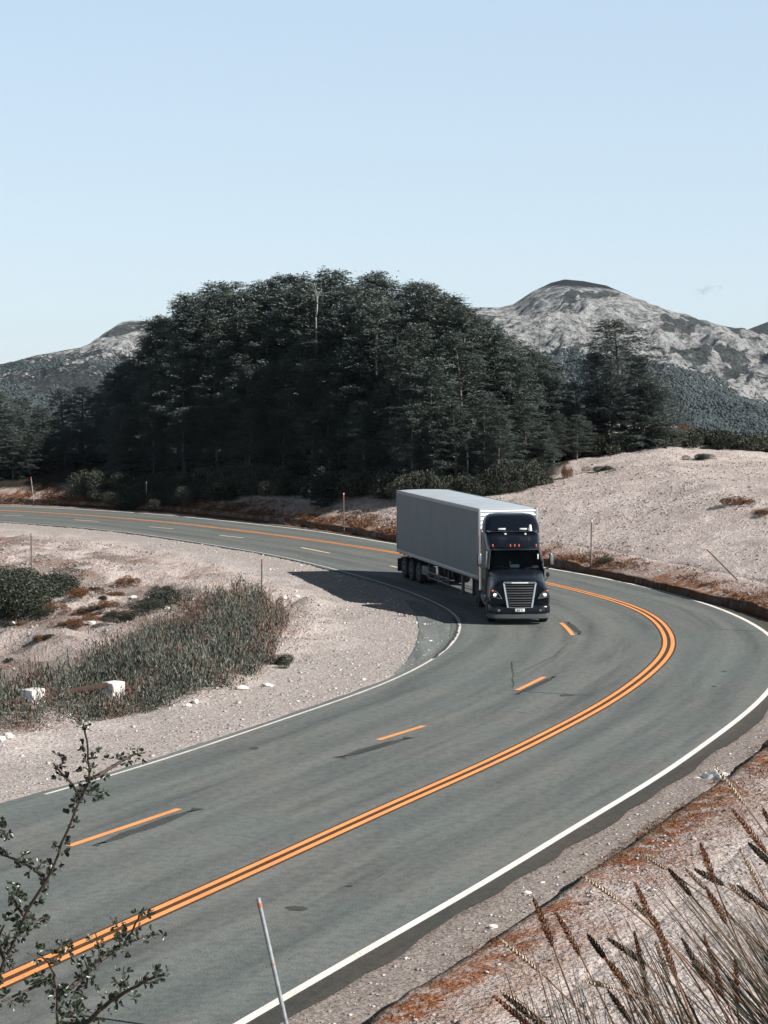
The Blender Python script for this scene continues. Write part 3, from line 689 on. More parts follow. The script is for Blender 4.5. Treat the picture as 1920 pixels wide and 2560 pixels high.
# bumper: bowed bar swept across
def bump_ring(z, g=0, d=0):
    out = []
    for i in range(17):
        x = -1.19 + 2.38 * i / 16; t = abs(x) / 1.19
        out.append((x * (1 - g * .02), .0 + .10 * t ** 2 + (.22 * max(0, (t - .82) / .18) ** 2) + d, z))
    return out + [(1.19, .62, z), (.9, .70, z), (-.9, .70, z), (-1.19, .62, z)]
bumper = MB().loft([bump_ring(.44, 0, .03), bump_ring(.47, 0, 0), bump_ring(.66, 0, -.01), bump_ring(.74, 0, .02), bump_ring(.78, 0, .08)]).build('bumper', M['navy'], truck, 40)
MB().loft([bump_ring(.24, 3, .06), bump_ring(.27, 2, .02), bump_ring(.43, 0, .02), bump_ring(.455, 0, .05)]).build('valance', M['greyplastic'], bumper, 40)
for sx_ in (-1, 1):
    MB().lathe([(-.012, .045), (.01, .05), (.02, .04)], (sx_ * .80, .045, .58), 'Y', 20).build('fog_lamp', M['steel'], bumper, 40)
    MB().box((sx_ * .80, .06, .58), (.32, .05, .15), .03).build('lamp_recess', M['black'], bumper)
# grille
grille = MB()
def gpt2(x, z): return (x, -.035 + .06 * (z - .70) - .045 * (1 - (x / .62) ** 2) + .02, z)
def bar(a, b, w, d=.05):
    m = MB(); n = 9; rings = []
    for i in range(n):
        t = i / (n - 1); x = a[0] + (b[0] - a[0]) * t; z = a[1] + (b[1] - a[1]) * t; p = gpt2(x, z)
        vert = abs(b[0] - a[0]) < abs(b[1] - a[1])
        e = (w / 2, 0, 0) if vert else (0, 0, w / 2)
        rings.append([(p[0] - e[0], p[1] + d, p[2] - e[2]), (p[0] - e[0], p[1], p[2] - e[2] * .6), (p[0] + e[0], p[1], p[2] + e[2] * .6), (p[0] + e[0], p[1] + d, p[2] + e[2])])
    return m.loft(rings)
g0 = MB()
pts = []
for z in np.linspace(.71, 1.63, 8):
    wdt = .445 + (z - .68) * .175
    pts.append([(x * wdt, gpt2(x * wdt, z)[1] + .045, z) for x in np.linspace(-1, 1, 11)])
g0.loft(pts, False, False, False)
grille = g0.build('grille', M['black'], truck)
fr = MB()
for sx_ in (-1, 1): fr.bm.from_mesh((lambda b: (lambda me: me)(b))(bar((sx_ * .46, .69), (sx_ * .615, 1.63), .062).build('tmpb').data))
for nm in [o for o in bpy.data.objects if o.name.startswith('tmpb')]: bpy.data.objects.remove(nm)
fr2 = bar((-.62, 1.645), (.62, 1.645), .10, .07).build('tmpb'); fr.bm.from_mesh(fr2.data); bpy.data.objects.remove(fr2)
fr3 = bar((-.45, .695), (.45, .695), .045).build('tmpb'); fr.bm.from_mesh(fr3.data); bpy.data.objects.remove(fr3)
fr.build('grille_frame', M['chrome'], grille, 40)
for z in (.87, 1.06, 1.25, 1.44):
    wdt = .445 + (z - .68) * .175
    bar((-wdt, z), (wdt, z), .035, .04).build('slat', M['chrome'], grille, 40)
for z in (.78, .965, 1.155, 1.345, 1.54):
    wdt = .435 + (z - .68) * .175
    bar((-wdt, z), (wdt, z), .016, .035).build('mesh_bar', M['greyplastic'], grille, 40)
bg_ = MB()
bg_.loft([[(x, gpt2(x, 1.645)[1] - .012, 1.625), (x, gpt2(x, 1.645)[1] - .016, 1.645), (x, gpt2(x, 1.645)[1] - .012, 1.665), (x, gpt2(x, 1.645)[1] + .01, 1.645)] for x in np.linspace(-.32, .32, 9)])
bg_.build('badge', M['whitelens'], grille)
# number plate
plate = MB().box((0, -.035, .595), (.37, .015, .125), .006).build('number_plate', M['paper'], truck)
def text(body, size, loc, rot, mat, parent, name, ext=.002, sx=1):
    c = bpy.data.curves.new(name, 'FONT'); c.body = body; c.size = size; c.align_x = 'CENTER'; c.align_y = 'CENTER'; c.extrude = ext
    o = bpy.data.objects.new('tmpt', c); COL.objects.link(o)
    me = bpy.data.meshes.new_from_object(o.evaluated_get(bpy.context.evaluated_depsgraph_get())); bpy.data.objects.remove(o)
    o = link(name, me, mat, parent); o.location = loc; o.rotation_euler = rot; o.scale = (sx, 1, 1); return o
text('JB·JP 23', .095, (0, -.0455, .595), (PI / 2, 0, 0), M['platetext'], plate, 'plate_number', .002, .80)
# headlights
for sx_ in (-1, 1):
    P2 = [(.68, 1.01), (.70, 1.08), (.82, 1.24), (.97, 1.36), (1.075, 1.40), (1.115, 1.36), (1.135, 1.18), (1.12, 1.09), (.98, 1.05), (.80, 1.015)]
    def hp(x, z, k=0): return (sx_ * x, .0 + .42 * max(0, x - .62) ** 2 + .10 * (z - 1.0) - k - .01, z)
    hl = MB(); cz = sum(p[1] for p in P2) / 10; cx_ = sum(p[0] for p in P2) / 10
    hl.loft([[(p[0], p[1] + .20, p[2]) for p in (hp(x, z) for x, z in P2)], [hp(x, z, 0) for x, z in P2], [hp(cx_ + (x - cx_) * .9, cz + (z - cz) * .9, .02) for x, z in P2]])
    h = hl.build('headlight', M['black'], truck, 40)
    def lens(x, z, r, mat, nm, sq=1):
        p = hp(x, z, .022)
        MB().ico(p, r, 2, scale=(1, .45, sq)).build(nm, mat, h, 60)
    lens(.965, 1.18, .062, M['lamp'], 'projector_lamp'); lens(.90, 1.20, .030, M['whitelens'], 'inner_lamp', 1.2)
    lens(1.05, 1.325, .052, M['amber'], 'indicator', .75)
    st = MB(); st.tube([hp(.71, 1.04, .03), hp(.72, 1.09, .03), hp(.83, 1.235, .03), hp(.96, 1.33, .03)], .010, 5); st.tube([hp(.71, 1.04, .03), hp(.85, 1.06, .03), hp(1.05, 1.09, .03)], .008, 5)
    st.build('light_strip', M['steel'], h)
# cab shell: the first ring leans back along the windscreen opening
def cyl_y(z): return 1.93 if z < 1.98 else (1.93 + (z - 1.98) / .70 * .74 if z < 2.68 else 2.67 + (z - 2.68) * .6)
def cring(y, prof): return sym([(x, (cyl_y(z) + .0 - (.10 * (1 - (x / 1.1) ** 2) if z > 1.9 else 0)) if y is None else y, z) for x, z in prof])
cab = MB().loft([
    cring(None, [(0, 2.80), (.50, 2.80), (.86, 2.775), (.955, 2.70), (1.0, 2.60), (1.07, 2.05), (1.11, 1.96), (1.13, 1.5), (1.13, .75), (1.05, .62)]),
    cring(3.05, [(0, 2.96), (.55, 2.955), (.93, 2.92), (1.04, 2.82), (1.07, 2.66), (1.13, 2.05), (1.15, 1.95), (1.16, 1.5), (1.16, .75), (1.1, .60)]),
    cring(3.75, [(0, 3.27), (.60, 3.265), (1.0, 3.22), (1.09, 3.12), (1.11, 2.8), (1.15, 2.05), (1.16, 1.95), (1.17, 1.5), (1.17, .75), (1.1, .60)]),
    cring(4.1, [(0, 3.33), (.62, 3.325), (1.02, 3.28), (1.11, 3.18), (1.13, 2.8), (1.16, 2.05), (1.17, 1.95), (1.17, 1.5), (1.17, .75), (1.1, .60)]),
    cring(5.25, [(0, 3.34), (.62, 3.335), (1.02, 3.29), (1.12, 3.19), (1.14, 2.8), (1.17, 2.05), (1.17, 1.95), (1.17, 1.5), (1.17, .75), (1.1, .60)])], False, True).build('cab', M['navy'], truck, 40)
# roof fairing as a stack of rounded rings
def rrect(z, hw, y0, y1, r, n=5):
    out = []
    for cx_, cy_, a0 in ((hw - r, y0 + r, -PI / 2), (hw - r, y1 - r, 0), (-hw + r, y1 - r, PI / 2), (-hw + r, y0 + r, PI)):
        for k in range(n): 
            t = a0 + PI / 2 * k / (n - 1); out.append((cx_ + r * math.cos(t), cy_ + r * math.sin(t), z))
    return out
fair = MB().loft([rrect(3.26, 1.12, 3.72, 5.4, .25), rrect(3.36, 1.12, 3.78, 5.4, .28), rrect(3.55, 1.11, 3.98, 5.4, .32), rrect(3.75, 1.06, 4.22, 5.4, .36), rrect(3.88, .98, 4.45, 5.38, .38), rrect(3.95, .84, 4.7, 5.32, .38), rrect(3.975, .6, 4.95, 5.2, .12)], True, True).build('roof_fairing', M['navy'], truck, 50)
MB().tube([(-1.02, 3.80, 3.345), (-.9, 3.70, 3.335), (0, 3.67, 3.345), (.9, 3.70, 3.335), (1.02, 3.80, 3.345)], .016, 6).build('roof_rail', M['chrome'], fair)
for x in (-.42, .44):
    b_ = MB().box((x, 3.72, 3.43), (.32, .10, .085), .012).build('work_lamp', M['steel'], fair); MB().box((x, 3.665, 3.43), (.27, .02, .06), .006).build('lamp_lens', M['whitelens'], b_)
    MB().ico((x + (.12 if x < 0 else .06), 3.5, 3.24), .05, 2, scale=(1, .8, .7)).build('roof_marker', M['whitelens'], fair, 60)
MB().lathe([(0, .075), (.10, .075), (.12, .05), (.2, .055), (.24, .02)], (.72, 3.75, 3.36), 'Z', 16).build('beacon', M['whitelens'], fair, 50)
# sun visor, marker lamps
vis = MB()
vr = []
for i in range(13):
    x = -.98 + 1.96 * i / 12; yb = 2.60 - .12 * (1 - (x / 1.0) ** 2) + .10 * abs(x) ** 3
    vr.append([(x, yb, 2.665), (x, yb - .03, 2.70), (x, yb + .05, 2.79), (x, yb + .14, 2.77)])
visor = vis.loft(vr).build('sun_visor', M['navy'], truck, 40)
MB().tube([(x, 2.575 - .12 * (1 - x * x) + .10 * abs(x) ** 3, 2.695) for x in np.linspace(-.95, .95, 13)], .011, 6).build('trim_line', M['chrome'], visor)
for x in (-.86, -.17, 0, .17, .86):
    MB().box((x, 2.66 - .10 * (1 - x * x), 2.86), (.045, .09, .11), .018).build('marker_lamp', M['amber'], truck)
# windscreen and what is seen through it
wr_ = []
for z in np.linspace(1.975, 2.69, 7):
    hw = 1.085 - (z - 1.975) * .17
    wr_.append([(x * hw, cyl_y(z) - .10 * (1 - (x * hw / 1.1) ** 2) - .012, z) for x in np.linspace(-1, 1, 15)])
ws = MB().loft(wr_, False, False, False).build('windscreen', M['glass'], truck, 60)
for sx_ in (-1, 1):
    MB().tube([(sx_ * (1.085 - (z - 1.975) * .17), cyl_y(z) - .02, z) for z in np.linspace(1.975, 2.69, 6)], .035, 6).build('screen_pillar', M['black'], ws)
    wpr = MB().tube([(sx_ * .2 + .15, 1.85, 2.0), (sx_ * .5 + .1, 1.92, 2.05), (sx_ * .75, 1.98, 2.09)], .012, 5).build('wiper', M['black'], ws)
dash_ = MB().box((0, 2.32, 1.93), (1.98, .62, .16), .05).build('dashboard', M['interior'], truck)
MB().box((-.02, 2.14, 2.09), (.36, .02, .13), .004, Euler((-.5, 0, .05))).build('windscreen_card', M['paper'], dash_)
MB().box((-.20, 2.20, 2.16), (.025, .02, .22), .004).build('card_stick', M['paper'], dash_)
MB().box((.78, 2.12, 2.06), (.22, .18, .10), .03, Euler((0, 0, .2))).build('papers', M['paper'], dash_)
MB().lathe([(-.015, .215), (.015, .215), (.015, .185), (-.015, .185)], (.5, 2.72, 2.08), 'Y', 24).build('steering_wheel', M['black'], truck)
for x in (-.55, .52):
    s_ = MB().box((x, 3.1, 1.72), (.52, .52, .14), .05).build('seat', M['seat'], truck); MB().box((x, 3.36, 2.12), (.50, .14, .8), .06, Euler((-.12, 0, 0))).build('backrest', M['seat'], s_)
MB().box((0, 3.7, 1.9), (2.15, .05, 1.9)).build('sleeper_wall', M['interior'], truck)
MB().box((.90, 2.25, 2.45), (.05, .02, .20), .005).build('sticker', M['paper'], truck)
# doors, side windows, mirrors, steps
for sx_ in (-1, 1):
    def sp(x, y, z): return (sx_ * x, y, z)
    door = MB().loft([[sp(1.135, 2.25, .95), sp(1.152, 2.95, .95), sp(1.152, 2.95, 2.0), sp(1.125, 2.15, 1.97)], [sp(1.165, 2.25, .95), sp(1.182, 2.95, .95), sp(1.172, 2.95, 2.0), sp(1.145, 2.15, 1.97)]]).build('door', M['navy'], truck, 30)
    MB().loft([[sp(1.11, 2.22, 2.02), sp(1.13, 2.93, 2.02), sp(1.085, 2.93, 2.62), sp(1.03, 2.66, 2.60)], [sp(1.15, 2.22, 2.02), sp(1.16, 2.93, 2.02), sp(1.105, 2.93, 2.62), sp(1.05, 2.66, 2.60)]]).build('side_window', M['glass'], door, 30)
    MB().box(sp(1.19, 2.82, 1.55), (.025, .18, .05), .01).build('handle', M['chrome'], door)
    mirror = MB().box(sp(1.42, 2.02, 2.34), (.20, .11, .48), .045).build('side_mirror', M['black'], truck)
    MB().tube([sp(1.08, 2.05, 1.98), sp(1.25, 2.02, 2.0), sp(1.40, 2.02, 2.08)], .028, 7).build('mirror_arm', M['black'], mirror)
    MB().box(sp(1.42, 1.962, 2.36), (.12, .012, .40), .01).build('mirror_trim', M['steel'], mirror); MB().ico(sp(1.40, 1.955, 2.565), .032, 2).build('mirror_lamp', M['whitelens'], mirror)
    hm = MB().tube([sp(1.0, .55, 1.66), sp(1.10, .5, 1.78), sp(1.12, .48, 1.84)], .014, 6).build('hood_mirror', M['black'], truck); MB().box(sp(1.12, .5, 1.92), (.13, .05, .17), .03).build('mirror_head', M['black'], hm)
    tank = MB().cyl(sp(.93, 2.5, .62), sp(.93, 4.6, .62), .29, n=24).build('fuel_tank', M['understeel'], truck, 40)
    for y in (2.75, 3.55, 4.35): MB().lathe([(-.03, .298), (.03, .298)], sp(.93, y, .62), 'Y', 24).build('tank_strap', M['black'], tank, 40)
    MB().box(sp(1.10, 2.55, .58), (.22, .5, .05), .01).box(sp(1.10, 2.55, .88), (.22, .5, .05), .01).build('step', M['steel'], truck)
    MB().box(sp(1.16, 4.0, .85), (.03, 2.4, .62), .02).build('side_skirt', M['navy'], truck)
    MB().box(sp(1.175, 1.25, .55), (.012, .45, .22), .004).build('mudguard_trim', M['chassis'], truck)
    st = MB().cyl(sp(1.17, 5.3, .8), sp(1.17, 5.3, 3.3), .06, n=14).build('exhaust_stack', M['chrome'], truck, 40)
# tractor chassis and wheels
MB().box((-.42, 4.6, .80), (.09, 6.8, .26), .01).box((.42, 4.6, .80), (.09, 6.8, .26), .01).box((0, 6.9, .96), (.95, .9, .10), .03).box((0, 1.25, .50), (1.9, .14, .14), .03).box((0, 6.2, .52), (1.9, .2, .2), .05).box((0, 7.5, .52), (1.9, .2, .2), .05).box((0, 1.2, .75), (1.2, 1.3, .5), .05).build('chassis', M['chassis'], truck)
def wheel(x, y, parent, dual=False, r=.52, w=.30, steer=0):
    s = 1 if x > 0 else -1
    prof = [(-w / 2, r * .60), (-w / 2, r * .90), (-w * .40, r * .985), (-w * .1, r), (w * .1, r), (w * .40, r * .985), (w / 2, r * .90), (w / 2, r * .60)]
    o = MB().lathe(prof, (0, 0, 0), 'X', 36).build('wheel', M['rubber'], parent, 40); o.location = (x, y, r); o.rotation_euler = (0, 0, steer)
    k = s * (w / 2)
    rp = [(k * .2, r * .60), (k * 1.02, r * .60), (k * 1.02, r * .54), (k * .55, r * .48), (k * .45, r * .25), (k * 1.0, r * .22), (k * 1.05, r * .08)]
    MB().lathe(rp, (0, 0, 0), 'X', 28).build('rim', M['understeel'] if dual else M['rim'], o, 40)
    nb = MB()
    for q in range(10):
        t = 2 * PI * q / 10; nb.cyl((k * .5, r * .36 * math.cos(t), r * .36 * math.sin(t)), (k * .72, r * .36 * math.cos(t), r * .36 * math.sin(t)), .02, n=6)
    nb.lathe([(k * .46, r * .30), (k * .50, r * .40), (k * .47, r * .42)], (0, 0, 0), 'X', 20).build('wheel_nuts', M['steel'], o)
    if dual:
        i = MB().lathe(prof, (-s * .34, 0, 0), 'X', 30).build('inner_tyre', M['rubber'], o, 40)
for x in (-1.02, 1.02): wheel(x, 1.25, truck, steer=rad(3))
for y in (6.2, 7.5):
    for x in (-1.05, 1.05): wheel(x, y, truck, True)
for x in (-1, 1): MB().box((x * 1.02, 8.25, .62), (.6, .02, .75), .004).build('mudflap', M['black'], truck)
# trailer (local: x right, y backwards from its front wall)
TA = rad(14.2); W2, TL, ZB, ZT = 1.27, 13.4, 1.17, 4.10
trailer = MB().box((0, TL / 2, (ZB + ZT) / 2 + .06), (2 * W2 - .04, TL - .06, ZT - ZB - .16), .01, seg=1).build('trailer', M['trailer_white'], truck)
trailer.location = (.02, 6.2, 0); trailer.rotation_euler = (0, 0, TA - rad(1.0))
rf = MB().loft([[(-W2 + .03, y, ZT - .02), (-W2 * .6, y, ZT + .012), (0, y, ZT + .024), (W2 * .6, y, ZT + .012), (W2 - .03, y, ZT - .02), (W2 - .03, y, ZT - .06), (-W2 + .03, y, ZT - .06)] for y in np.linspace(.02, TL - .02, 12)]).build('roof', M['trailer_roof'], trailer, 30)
fw = MB(); n = 16; prof_ = []
for i in range(n):
    z0 = ZB + .12 + (ZT - ZB - .19) * i / n; dz = (ZT - ZB - .19) / n
    prof_ += [(z0, -.010), (z0 + dz * .5, -.010), (z0 + dz * .58, -.048), (z0 + dz * .92, -.048)]
prof_.append((ZT - .07, -.010))
fw.loft([[(x, d, z) for z, d in prof_] for x in (-W2 + .07, W2 - .07)], False, False, False)
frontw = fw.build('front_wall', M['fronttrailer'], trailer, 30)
# side panel seams and rivet lines, rails, corner posts
for sx_ in (-1, 1):
    MB().box((sx_ * (W2 - .012), TL / 2, ZT - .075), (.05, TL, .15), .012).build('top_rail', M['rail'], trailer)
    MB().box((sx_ * (W2 - .012), TL / 2, ZB + .06), (.055, TL, .17), .010).build('bottom_rail', M['rail'], trailer)
    MB().box((sx_ * (W2 - .04), .0, (ZB + ZT) / 2), (.12, .10, ZT - ZB), .03).build('corner_post', M['rail'], trailer)
    MB().box((sx_ * (W2 - .04), TL - .02, (ZB + ZT) / 2), (.10, .08, ZT - ZB), .01).build('rear_post', M['rail'], trailer)
    sm = MB()
    for k in range(1, 11): sm.box((sx_ * (W2 - .019), TL * k / 11, (ZB + ZT) / 2), (.0025, .02, ZT - ZB - .3))
    sm.build('panel_seam', M['trailer_white'], trailer)
    for y in (.35, 4.6, 9.0, 13.1): MB().box((sx_ * (W2 + .018), y, ZB + .07), (.02, .10, .05), .006).build('side_lamp', M['amber'], trailer)
for k, z in enumerate((2.2, 2.7)): MB().box((W2 - .06, -.052, z + .2), (.05, .012, .42), .003).build('reflective_tape', M['red'], frontw)
MB().box((-W2 + .1, .02, ZB + .02), (.18, .08, .10), .02).build('front_lamp', M['whitelens'], trailer)
ch = MB().box((-.5, TL / 2, 1.0), (.1, TL - .4, .26), .01).box((.5, TL / 2, 1.0), (.1, TL - .4, .26), .01)
for y in np.arange(.6, TL, .75): ch.box((0, y, 1.10), (2.3, .08, .10))
ch.box((0, 11.2, .9), (1.2, 3.4, .2), .02); ch.build('trailer_frame', M['chassis'], trailer)
for y in (9.7, 11.0, 12.3):
    for x in (-1.06, 1.06): wheel(x, y, trailer, True, .50, .29)
for x in (-1, 1):
    MB().box((x * .95, 3.3, .65), (.12, .14, .95), .01).box((x * .95, 3.3, .22), (.26, .30, .05), .01).build('landing_leg', M['understeel'], trailer)
    MB().box((x * 1.2, 6.3, .70), (.03, 3.6, .06), .006).box((x * 1.2, 6.3, .46), (.03, 3.6, .06), .006).box((x * 1.2, 4.7, .70), (.04, .05, .75)).box((x * 1.2, 6.3, .70), (.04, .05, .75)).box((x * 1.2, 7.9, .70), (.04, .05, .75)).build('side_guard', M['understeel'], trailer)
    MB().box((x * 1.02, 8.55, .70), (.38, 1.1, .42), .02).build('tool_box', M['understeel'], trailer)
    MB().box((x * 1.02, 13.15, .55), (.56, .02, .62), .004).build('mudflap', M['black'], trailer)
    MB().box((x * .9, TL - .02, .85), (.34, .05, .13), .01).build('tail_lamp', M['red'], trailer)
    MB().box((x * .62, TL + .03, (ZB + ZT) / 2), (1.20, .05, ZT - ZB - .1), .01).build('rear_door', M['trailer_white'], trailer)
MB().box((0, TL - .1, .55), (2.4, .1, .12), .02).build('underrun_bar', M['rail'], trailer)
MB().tube([(-.3, .0, 1.6), (-.35, -.35, 1.25), (-.3, -.7, 1.2)], .025, 6).tube([(.3, .0, 1.6), (.25, -.35, 1.3), (.3, -.7, 1.2)], .025, 6).build('air_hose', M['red'], trailer)
# ------------------------------------------------------------------ leaves as small faces spread through each crown
def quads_from(c, u, v, w, l, fold=0.0):
    """diamond leaves: centre c, axis u (length), side v"""
    c, u, v = np.asarray(c), np.asarray(u), np.asarray(v); w = np.asarray(w)[:, None]; l = np.asarray(l)[:, None]
    n = np.cross(u, v)
    P = np.stack([c - u * l * .5, c + v * w * .5 + u * l * .05 + n * w * fold, c + u * l * .5, c - v * w * .5 + u * l * .05 + n * w * fold], 1)
    k = len(c); return P.reshape(-1, 3), (np.arange(k * 4).reshape(k, 4))
def unit(a): return a / (np.linalg.norm(a, axis=-1, keepdims=True) + 1e-9)
def frames(r, k, up=.9, jit=.45):
    """near-horizontal leaf frames"""
    t = r.uniform(0, 2 * PI, k); u = np.stack([np.cos(t), np.sin(t), r.normal(0, jit * .6, k)], 1)
    n = unit(np.stack([r.normal(0, jit, k), r.normal(0, jit, k), np.full(k, up)], 1))
    u = unit(u - n * (u * n).sum(1, keepdims=True)); return u, np.cross(n, u)

def beech_meshes(seed, H=14.0, R=3.4, start=.22, nl=92, leaf=.19, sparse=1.0):
    """layered beech: fans of leaf sprays held out flat on tapering limbs"""
    r = np.random.default_rng(seed); rr = random.Random(seed)
    trunk = MB(); pts, rs = [], []
    lean = r.normal(0, .35, 2)
    for i in range(9):
        t = i / 8; pts.append((lean[0] * t + .18 * math.sin(t * 5 + seed), lean[1] * t + .18 * math.cos(t * 4 + seed), H * .97 * t)); rs.append(.24 * (1 - t) ** .8 + .02)
    trunk.tube(pts, rs, 7); A = np.array(pts)
    Ps, Us, Vs_, Ws, Ls = [], [], [], [], []
    limbs = MB()
    for q in range(nl):
        t = start + (1 - start) * ((q + rr.random()) / nl) ** .9
        az = q * 2.39996 + rr.uniform(-.5, .5)
        rel = (t - start) / (1 - start)
        prof = (1 - rel ** 3.4) * .80 + .18
        if rel < .25: prof *= .74 + rel * 1.04
        Ln = R * prof * rr.uniform(.55, 1.15)
        b = np.array([np.interp(t, np.linspace(0, 1, 9), A[:, k]) for k in range(3)])
        d = np.array([math.cos(az), math.sin(az), 0]); rise = rr.uniform(.12, .42) + .28 * rel
        ts = np.linspace(0, 1, 6); spine = b + d * (ts[:, None] * Ln) + np.array([0, 0, 1]) * (Ln * (rise * ts - .42 * rise * ts ** 2 - .10 * ts ** 3))[:, None]
        limbs.tube([tuple(p) for p in spine], [.055 * (1 - x) * (1.3 - rel) + .008 for x in ts], 4)
        ns = int((7 + 9.8 * Ln) * sparse); per = 9; n = ns * per
        sp_ = r.uniform(.18, 1.04, ns) ** .8
        base = np.stack([np.interp(sp_, ts, spine[:, k]) for k in range(3)], 1)
        side = np.array([-d[1], d[0], 0]); spread = .12 + .42 * Ln * .5 * sp_ * (1.15 - sp_) * 2
        off = r.normal(0, .8, ns) * spread
        cen = base + side * off[:, None] + np.stack([np.zeros(ns), np.zeros(ns), r.normal(0, .06, ns) + r.choice([0, 0, .14, -.2], ns) * (.4 + sp_) - .16 * np.abs(off)], 1)
        sd_ = unit(d + side * (np.sign(off) * r.uniform(.2, 1.2, ns))[:, None] + np.stack([r.normal(0, .2, ns), r.normal(0, .2, ns), r.normal(-.06, .16, ns)], 1))
        nn_ = unit(np.stack([r.normal(0, .24, ns), r.normal(0, .24, ns), np.ones(ns)], 1)); sv_ = unit(np.cross(nn_, sd_))
        su, sv, sn = [np.repeat(q_, per, 0) for q_ in (sd_, sv_, nn_)]
        a_ = r.uniform(-.36, .36, n); b_ = r.normal(0, .15, n) * (1.1 - np.abs(a_) * 1.8)
        p = np.repeat(cen, per, 0) + su * a_[:, None] + sv * b_[:, None] + sn * r.normal(0, .018, n)[:, None]
        u = unit(su * .9 + sv * (np.sign(b_) * r.uniform(.2, 1.3, n))[:, None] + r.normal(0, .16, (n, 3))); v = unit(np.cross(sn + r.normal(0, .22, (n, 3)), u))
        Ps.append(p); Us.append(u); Vs_.append(v); Ws.append(r.uniform(.42, .7, n) * leaf); Ls.append(r.uniform(.8, 1.5, n) * leaf)
    # leading shoots at the top
    n = int(260 * sparse); top = A[-1]
    p = top + np.stack([r.normal(0, .6, n), r.normal(0, .6, n), r.uniform(-1.4, .35, n)], 1); u, v = frames(r, n, .8, .6)
    Ps.append(p); Us.append(u); Vs_.append(v); Ws.append(r.uniform(.4, .7, n) * leaf); Ls.append(r.uniform(.7, 1.3, n) * leaf)
    P, Q = quads_from(np.concatenate(Ps), np.concatenate(Us), np.concatenate(Vs_), np.concatenate(Ws), np.concatenate(Ls), .12)
    crown = np_mesh('crown', P, [Q]); crown.materials.append(M['beech'])
    def fin(m, nm, mat):
        me = bpy.data.meshes.new(nm); m.bm.to_mesh(me); m.bm.free(); me.materials.append(mat); me.shade_smooth(); return me
    tm = fin(trunk, 'trunk', M['bark']); lm = fin(limbs, 'limbs', M['bark'])
    # bleached bare limb, shown only on some trees
    dm = MB()
    def fork(p, d, L_, rad_, k):
        q = p + d * L_; dm.tube([tuple(p), tuple((p + q) / 2 + Vector((rr.uniform(-.06, .06), rr.uniform(-.06, .06), 0)) * L_), tuple(q)], [rad_, rad_ * .8, rad_ * .55], 5)
        if k:
            for _ in range(2): fork(q, (d + Vector((rr.uniform(-.7, .7), rr.uniform(-.7, .7), rr.uniform(.0, .5)))).normalized(), L_ * rr.uniform(.55, .85), rad_ * .55, k - 1)
    fork(Vector((0, 0, 0)), Vector((rr.uniform(-.2, .2), -.2, 1)).normalized(), 1.1, .085, 3)
    return crown, tm, lm, fin(dm, 'bare_limb', M['deadwood'])
BEECH = [beech_meshes(100 + i, 14, (4.3, 4.9, 4.6, 5.0, 4.7, 4.2)[i], (.04, .16, .05, .20, .04, .14)[i]) for i in range(6)]
def proto_tree(k):
    o = empty('beech_tree'); cr_, tm, lm, dm = BEECH[k]
    link('crown', cr_, None, o); t = link('trunk', tm, None, o); link('limb', lm, None, t)
    return o
def copy_tree(o, parent=None):
    c = o.copy(); COL.objects.link(c); c.parent = parent
    for ch in list(o.children): copy_tree(ch, c)
    return c
PROTO = {}
def beech(x, y, h, k, label, group, rz=0, wide=1.0, bare=None):
    if k in PROTO: o = copy_tree(PROTO[k])
    else: o = PROTO[k] = proto_tree(k)
    for ch in list(o.children):
        if ch.name.startswith('bare'): bpy.data.objects.remove(ch)
    o.location = (x, y, tz(x, y) - .15); s = h / 14.0; o.scale = (s * wide, s * wide, s); o.rotation_euler = (0, 0, rz)
    tag(o, label, 'tree', group)
    return o
tr = random.Random(12)
outline = [(231, 1010), (262, 940), (322, 880), (370, 815), (412, 768), (458, 735), (510, 702), (560, 682), (640, 692), (700, 668), (760, 658), (830, 664), (900, 660), (970, 668), (1020, 686), (1060, 680), (1110, 712), (1160, 728), (1185, 775), (1230, 790), (1290, 830), (1340, 862), (1378, 905), (1395, 985)]
ox = [p[0] for p in outline]; oy = [p[1] for p in outline]
bare_spots = []
grove = []
rows = [(.8, .46, 2.8), (3.8, .62, 2.6), (7.2, .80, 2.6), (11.2, .95, 2.6), (15.5, 1.0, 2.7), (21.0, 1.0, 3.0)]
for ri, (yo, fr_, sp) in enumerate(rows):
    x = -25.0 + ri * .45 + tr.uniform(-1, 1)
    while x < 13.6:
        y_ = float(np.interp(x, GFX, GFD)) + yo + tr.uniform(-1.2, 1.2)
        px = 960 + x * F / y_
        if ox[0] + 34 < px < ox[-1] - 6:
            pyt = np.interp(px, ox, oy); zt = wp(px, pyt, y_).z
            zg = tz(x, y_); full = zt - zg
            f = fr_ * tr.uniform(.88, 1.08) if ri < 3 else fr_ * tr.uniform(.955, 1.0)
            h = max(3.2, full * f)
            if ri == 0: h = min(h, tr.uniform(5.5, 8.6))
            grove.append((x, y_, min(h, 20), ri, px))
        x += sp * tr.uniform(.82, 1.18)
lab_in = 'dark beech tree packed inside the dense grove behind the road'
for i, (x, y_, h, ri, px) in enumerate(grove):
    k = tr.choice((0, 2, 4)) if ri == 0 else tr.randrange(6); wd = tr.uniform(.85, 1.1) if h > 9 else tr.uniform(1.0, 1.25)
    if ri == 0: lb, gr = 'shorter beech tree along the front fringe of the dense grove', 'trees along the front of the grove'
    elif ri <= 2: lb, gr = lab_in, 'trees inside the grove'
    else: lb, gr = 'tall beech tree whose top forms the skyline of the dense grove', 'trees along the top of the grove'
    beech(x, y_, h, k, lb, gr, tr.uniform(0, 6.28), wd)
